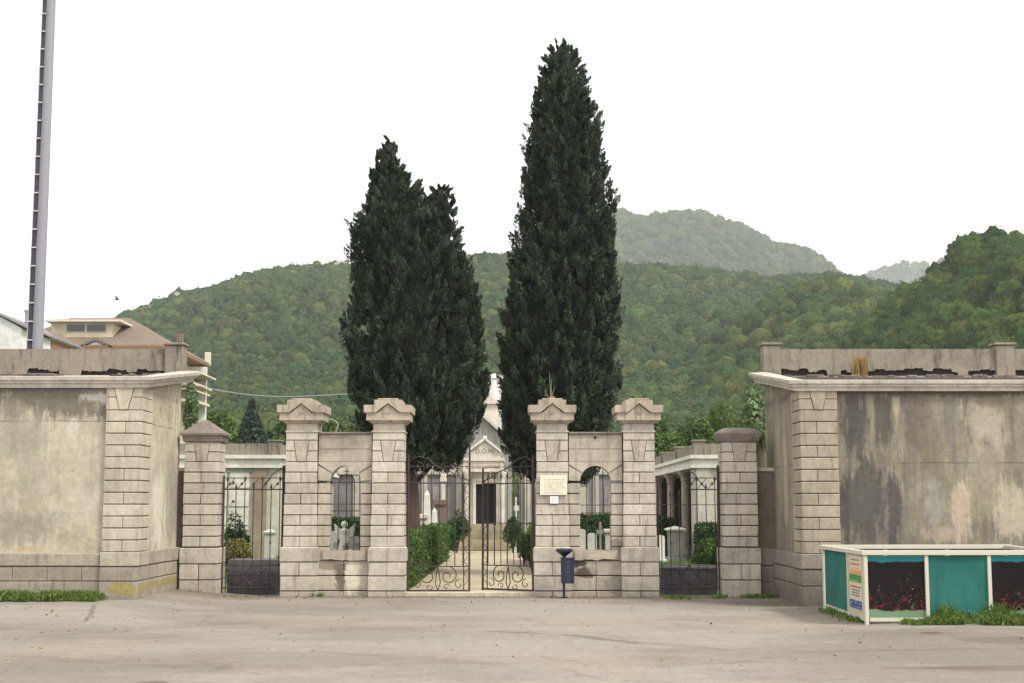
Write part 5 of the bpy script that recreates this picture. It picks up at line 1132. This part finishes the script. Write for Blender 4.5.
def tree(px, ytop, ybot, wpx, Y, mat, label, n=3500, size=.1, conifer=False, tint=.5, group=None):
    x = XP(px, Y, ytop); zt, z0 = ZP(ytop, Y), max(ZP(ybot, Y), .6); w = wpx * Y / 2800; t = thing('conifer_tree' if conifer else 'broadleaf_tree', (x, Y, 0), label, 'tree', group); mb = MB()
    mb.tube([(x, Y, -.2), (x + .1, Y, z0), (x, Y, zt * .9)], [.22, .16, .04], 8)
    for k in range(6): a = k * 1.05 + .3; mb.tube([(x, Y, z0), (x + w * .5 * math.cos(a), Y + w * .5 * math.sin(a), (z0 + zt) / 2)], [.08, .02], 5)
    mb.build('trunk', M['bark_grey'], t); mb = MB()
    if conifer:
        r = RNG; lv = r.integers(0, 14, n); f = lv / 13; rad = w * (1 - f * .93); a = r.uniform(0, 2 * PI, n); arm = np.round(a / (2 * PI) * 11) / 11 * 2 * PI + lv + r.normal(0, .12, n); q = r.uniform(.1, 1, n) * rad * (1 + .15 * np.sin(arm * 3))
        z = z0 + (zt - z0) * f - q * .25 + r.normal(0, .06, n); p = np.stack([x + q * np.cos(arm), Y + q * np.sin(arm), z], 1)
        quads(mb, p, np.tile([0, 0, 1.], (n, 1)), size, np.clip(tint + r.normal(0, .2, n), .01, 1), r, .8, .4)
    else: leafy(mb, (x, Y, (zt + z0) / 2), w, w, (zt - z0) / 2, 34, n, size, tint, -.8, .34, .35)
    mb.build('crown', M[mat], t)
TG = 'trees standing behind the burial arcades'
tree(252, 402, 470, 62, 74, 'conifer', 'grey green conifer rising behind the left burial arcade', 9000, .13, True, .6, TG)
for (px, yt, w, Y, lab, tn) in ((216, 412, 44, 86, 'light bushy tree right above the left low pier', .75), (285, 418, 50, 92, 'dark rounded tree behind the outermost left tall pier', .15), (335, 412, 60, 96, 'mid green tree behind the left arched screen', .35), (668, 428, 50, 88, 'low green tree beside the outermost right tall pier', .55), (692, 416, 60, 98, 'dark green tree over the corner of the right arcade', .3), (722, 402, 70, 112, 'broad yellow green tree above the right arcade', .8), (645, 410, 60, 120, 'dim green tree between right cypress and outermost right pier', .4), (748, 415, 50, 92, 'deep green tree just left of the right building', .2)):
    tree(px, yt, 490, w, Y, 'tree_leaf', lab, 6500, .17, False, tn, TG)
tree(757, 384, 470, 34, 40, 'pale_leaf', 'pale fresh green young tree peeping beside the right building', 5000, .07, False, .6)

# ------------------------------------------------------------------ grass tufts
def tufts(name, pts, h, mat, label, n, cat='grass', spread=.12):
    r = RNG; k = r.integers(0, len(pts), n); P0 = np.array([list(q)[:3] for q in pts], float)[k] + r.normal(0, 1, (n, 3)) * np.array([spread, spread, 0])
    P0[:, 2] = gz(P0[:, 0], P0[:, 1]) - .01 if cat == 'grass' else P0[:, 2]
    hh = h * r.uniform(.4, 1.2, n) * np.array([q[3] if len(q) > 3 else 1 for q in [list(p) + [1] for p in pts]])[k]
    lean = r.normal(0, .45 if cat == 'grass' else .16, (n, 2)) * hh[:, None]; wv = unit(r.normal(0, 1, (n, 3)) * [1, 1, 0]) * .008
    a = P0 - wv; b = P0 + wv; m = P0 + np.stack([lean[:, 0] * .4, lean[:, 1] * .4, hh * .6], 1); c = P0 + np.stack([lean[:, 0], lean[:, 1], hh], 1)
    v = np.stack([a, b, m + wv, c, m - wv], 1).reshape(-1, 3); mb = MB(); mb.addn(v, np.arange(5 * n).reshape(n, 5), 0, np.repeat(np.clip(r.normal(.5, .25, n), .01, 1), 5))
    # broad little weed leaves
    q = n // 2; i = r.integers(0, n, q); pp = P0[i] + np.stack([r.normal(0, .03, q), r.normal(0, .03, q), hh[i] * r.uniform(.2, .9, q)], 1)
    quads(mb, pp, np.tile([0, -.4, 1.], (q, 1)), .022, np.clip(r.normal(.4, .25, q), .01, 1), r, .6)
    o = mb.build(name, M[mat]); return o
rg = random.Random(2)
pts = [(XP(rg.uniform(-40, 103), 24.4), 24.42 - rg.random() ** 2 * .42, 0, rg.uniform(.35, 1.25)) for _ in range(190)]
tag(tufts('grass_strip', pts, .14, 'grass', '', 7500, spread=.045), 'low green grass and weeds along the foot of the left building', 'grass', kind='stuff')
def clumps(x0, x1, fy, n, k, hs):
    out = []
    for _ in range(n):
        u = rg.random() ** .7; x = x0 + u * (x1 - x0); y0, y1 = fy(u); y = y1 + (y0 - y1) * rg.random() ** 1.3; h = rg.uniform(.3, 1.15) * (.45 + .75 * u)
        for _ in range(k): out.append((x + rg.gauss(0, .07), y + rg.gauss(0, .05), 0, h * rg.uniform(.7, 1.2)))
    return out
tag(tufts('weed_patch', clumps(5.75, 9.3, lambda u: (20.72 - .18 - 1.0 * u * u, 20.84), 95, 5, 1), .20, 'grass', '', 17000, spread=.045), 'bright green weeds growing in front of the teal enclosure', 'grass', kind='stuff')
tag(tufts('tall_weeds', clumps(7.9, 9.3, lambda u: (20.1, 20.8), 22, 4, 1) + [(x, 20.8, 0, .8) for x in (6.32, 6.38, 7.05, 7.12, 7.2)], .34, 'grass', '', 5200, spread=.05), 'taller weeds against the right part of the enclosure', 'grass', kind='stuff')
pts = [(rg.uniform(5.15, 5.3), rg.uniform(21.2, 23.5), 0) for _ in range(20)] + [(rg.uniform(3.0, 5.1), rg.uniform(26.8, 27.4), 0) for _ in range(14)] + [(XP(151 * 1.0, 27.4) + .0, 27.42, 0)] + [(XP(318, 27.5), 27.55, 0)] * 3
tag(tufts('sparse_weeds', pts, .08, 'grass', '', 1100, spread=.08), 'sparse small weeds at the foot of the right low pier', 'grass', kind='stuff')
yb = 28.2; zr = ZP(379, yb); pts = [(XP(rg.gauss(863, 2.6), yb), yb + rg.uniform(-.25, 0), zr - .02) for _ in range(26)]
o = tufts('dry_grass_tuft', pts, .46, 'drygrass', '', 420, 'weed', .03); tag(o, 'dry straw coloured grass tuft growing on the right building roof', 'grass')
pts = [(XP(rg.uniform(228, 278), 34), rg.uniform(30.5, 44), 0) for _ in range(150)] + [(XC + rg.uniform(4.0, 6), rg.uniform(30.5, 43), 0) for _ in range(160)] + [(XC - rg.uniform(2.4, 4), rg.uniform(34, 43), 0) for _ in range(60)] + [(XC + rg.uniform(2.4, 4), rg.uniform(34, 43), 0) for _ in range(60)]
tag(tufts('lawn_grass', pts, .14, 'grass', '', 16000, spread=.25), 'ragged green lawn between the graves', 'grass', kind='stuff')
r = np.random.default_rng(77); n = 900
ly = np.where(r.uniform(0, 1, n) < .55, 27.35 - r.exponential(.18, n), r.uniform(15, 27, n)); lx = r.uniform(-9, 9, n); lx = np.where((ly > 24.6) & (np.abs(lx + .7) > 5.6), r.uniform(-6, 4.6, n), lx)
lz = gz(lx, ly) + .012; mb = MB(); quads(mb, np.stack([lx, ly, lz], 1), np.tile([0, 0, 1.], (n, 1)), .028, np.clip(r.uniform(0, 1, n), .01, 1), r, .25, .6)
tag(mb.build('leaf_litter', leafmat('fallen_leaves', (.10, .06, .03), (.26, .19, .08), None, .4, .0)), 'small fallen leaves and grit scattered along the wall foot', 'litter', kind='stuff')
# scattered small stones and litter on the parking ground
for i, (px, py, c, lab) in enumerate(((30, 599, (.6, .6, .58), 'small white scrap of litter by the grass strip'), (45, 603, (.5, .5, .48), 'second pale scrap nearer the quoin of the left building'))):
    v = (341.5 - py) / F; tt = -EYE / (SP + CP * v); x, y = (px - 512) / F * tt, (CP - SP * v) * tt; z = gz(x, y)
    mb = MB(); mb.box(x - .04, x + .04, y - .03, y + .03, z, z + .02, .008); tag(mb.build('litter_scrap', plain('scrap', c, .7), base=(x, y, float(z))), lab, 'litter')

# ------------------------------------------------------------------ haze, sky, sun, camera
g = G('haze_air'); g.t.nodes.remove(g.b); v = g.n('ShaderNodeVolumePrincipled'); v.inputs['Color'].default_value = (.93, .96, 1, 1); v.inputs['Density'].default_value = .00018; v.inputs['Anisotropy'].default_value = .2
g.t.links.new(v.outputs[0], g.o.inputs['Volume'])
mb = MB(); mb.box(-2700, 2700, -80, 3600, -2.7, 700); o = mb.build('haze', g.m); tag(o, kind='stuff')

sc = bpy.context.scene; w = bpy.data.worlds.new('World'); sc.world = w; w.use_nodes = True; nt = w.node_tree
bg = nt.nodes['Background']; sky = nt.nodes.new('ShaderNodeTexSky'); sky.sky_type = 'NISHITA'; sky.sun_disc = False
EL, AZ = math.radians(48), math.radians(125)          # sun from the right, behind the camera
sky.sun_elevation = EL; sky.sun_rotation = AZ; sky.dust_density = 4; sky.air_density = 1
mx = nt.nodes.new('ShaderNodeMix'); mx.data_type = 'RGBA'; mx.inputs[0].default_value = .88; mx.inputs[7].default_value = (8.55, 8.3, 7.95, 1)   # overcast cloud layer
nt.links.new(sky.outputs[0], mx.inputs[6]); nt.links.new(mx.outputs[2], bg.inputs[0]); bg.inputs[1].default_value = .10
L = bpy.data.lights.new('sun', 'SUN'); L.energy = 1.5; L.angle = math.radians(11); L.color = (1, .93, .82); lo = bpy.data.objects.new('sun', L); C.objects.link(lo)
d = Vector((math.sin(AZ) * math.cos(EL), math.cos(AZ) * math.cos(EL), math.sin(EL))); lo.rotation_euler = d.to_track_quat('Z', 'Y').to_euler()
cam = bpy.data.cameras.new('camera'); cam.sensor_width = 36; cam.lens = F * 36 / 1024; cam.clip_end = 9000; co = bpy.data.objects.new('camera', cam); C.objects.link(co)
co.location = (0, 0, EYE); co.rotation_euler = (PI / 2 + PITCH, 0, 0); sc.camera = co
sc.view_settings.view_transform = 'Standard'; sc.view_settings.look = 'None'; sc.view_settings.gamma = 1; sc.view_settings.exposure = 1.12; sc.view_settings.use_curve_mapping = False
sc.cycles.max_bounces = 6; sc.cycles.transparent_max_bounces = 4; sc.cycles.volume_bounces = 1
for o in bpy.data.objects:
    if '_o' in o: del o['_o']
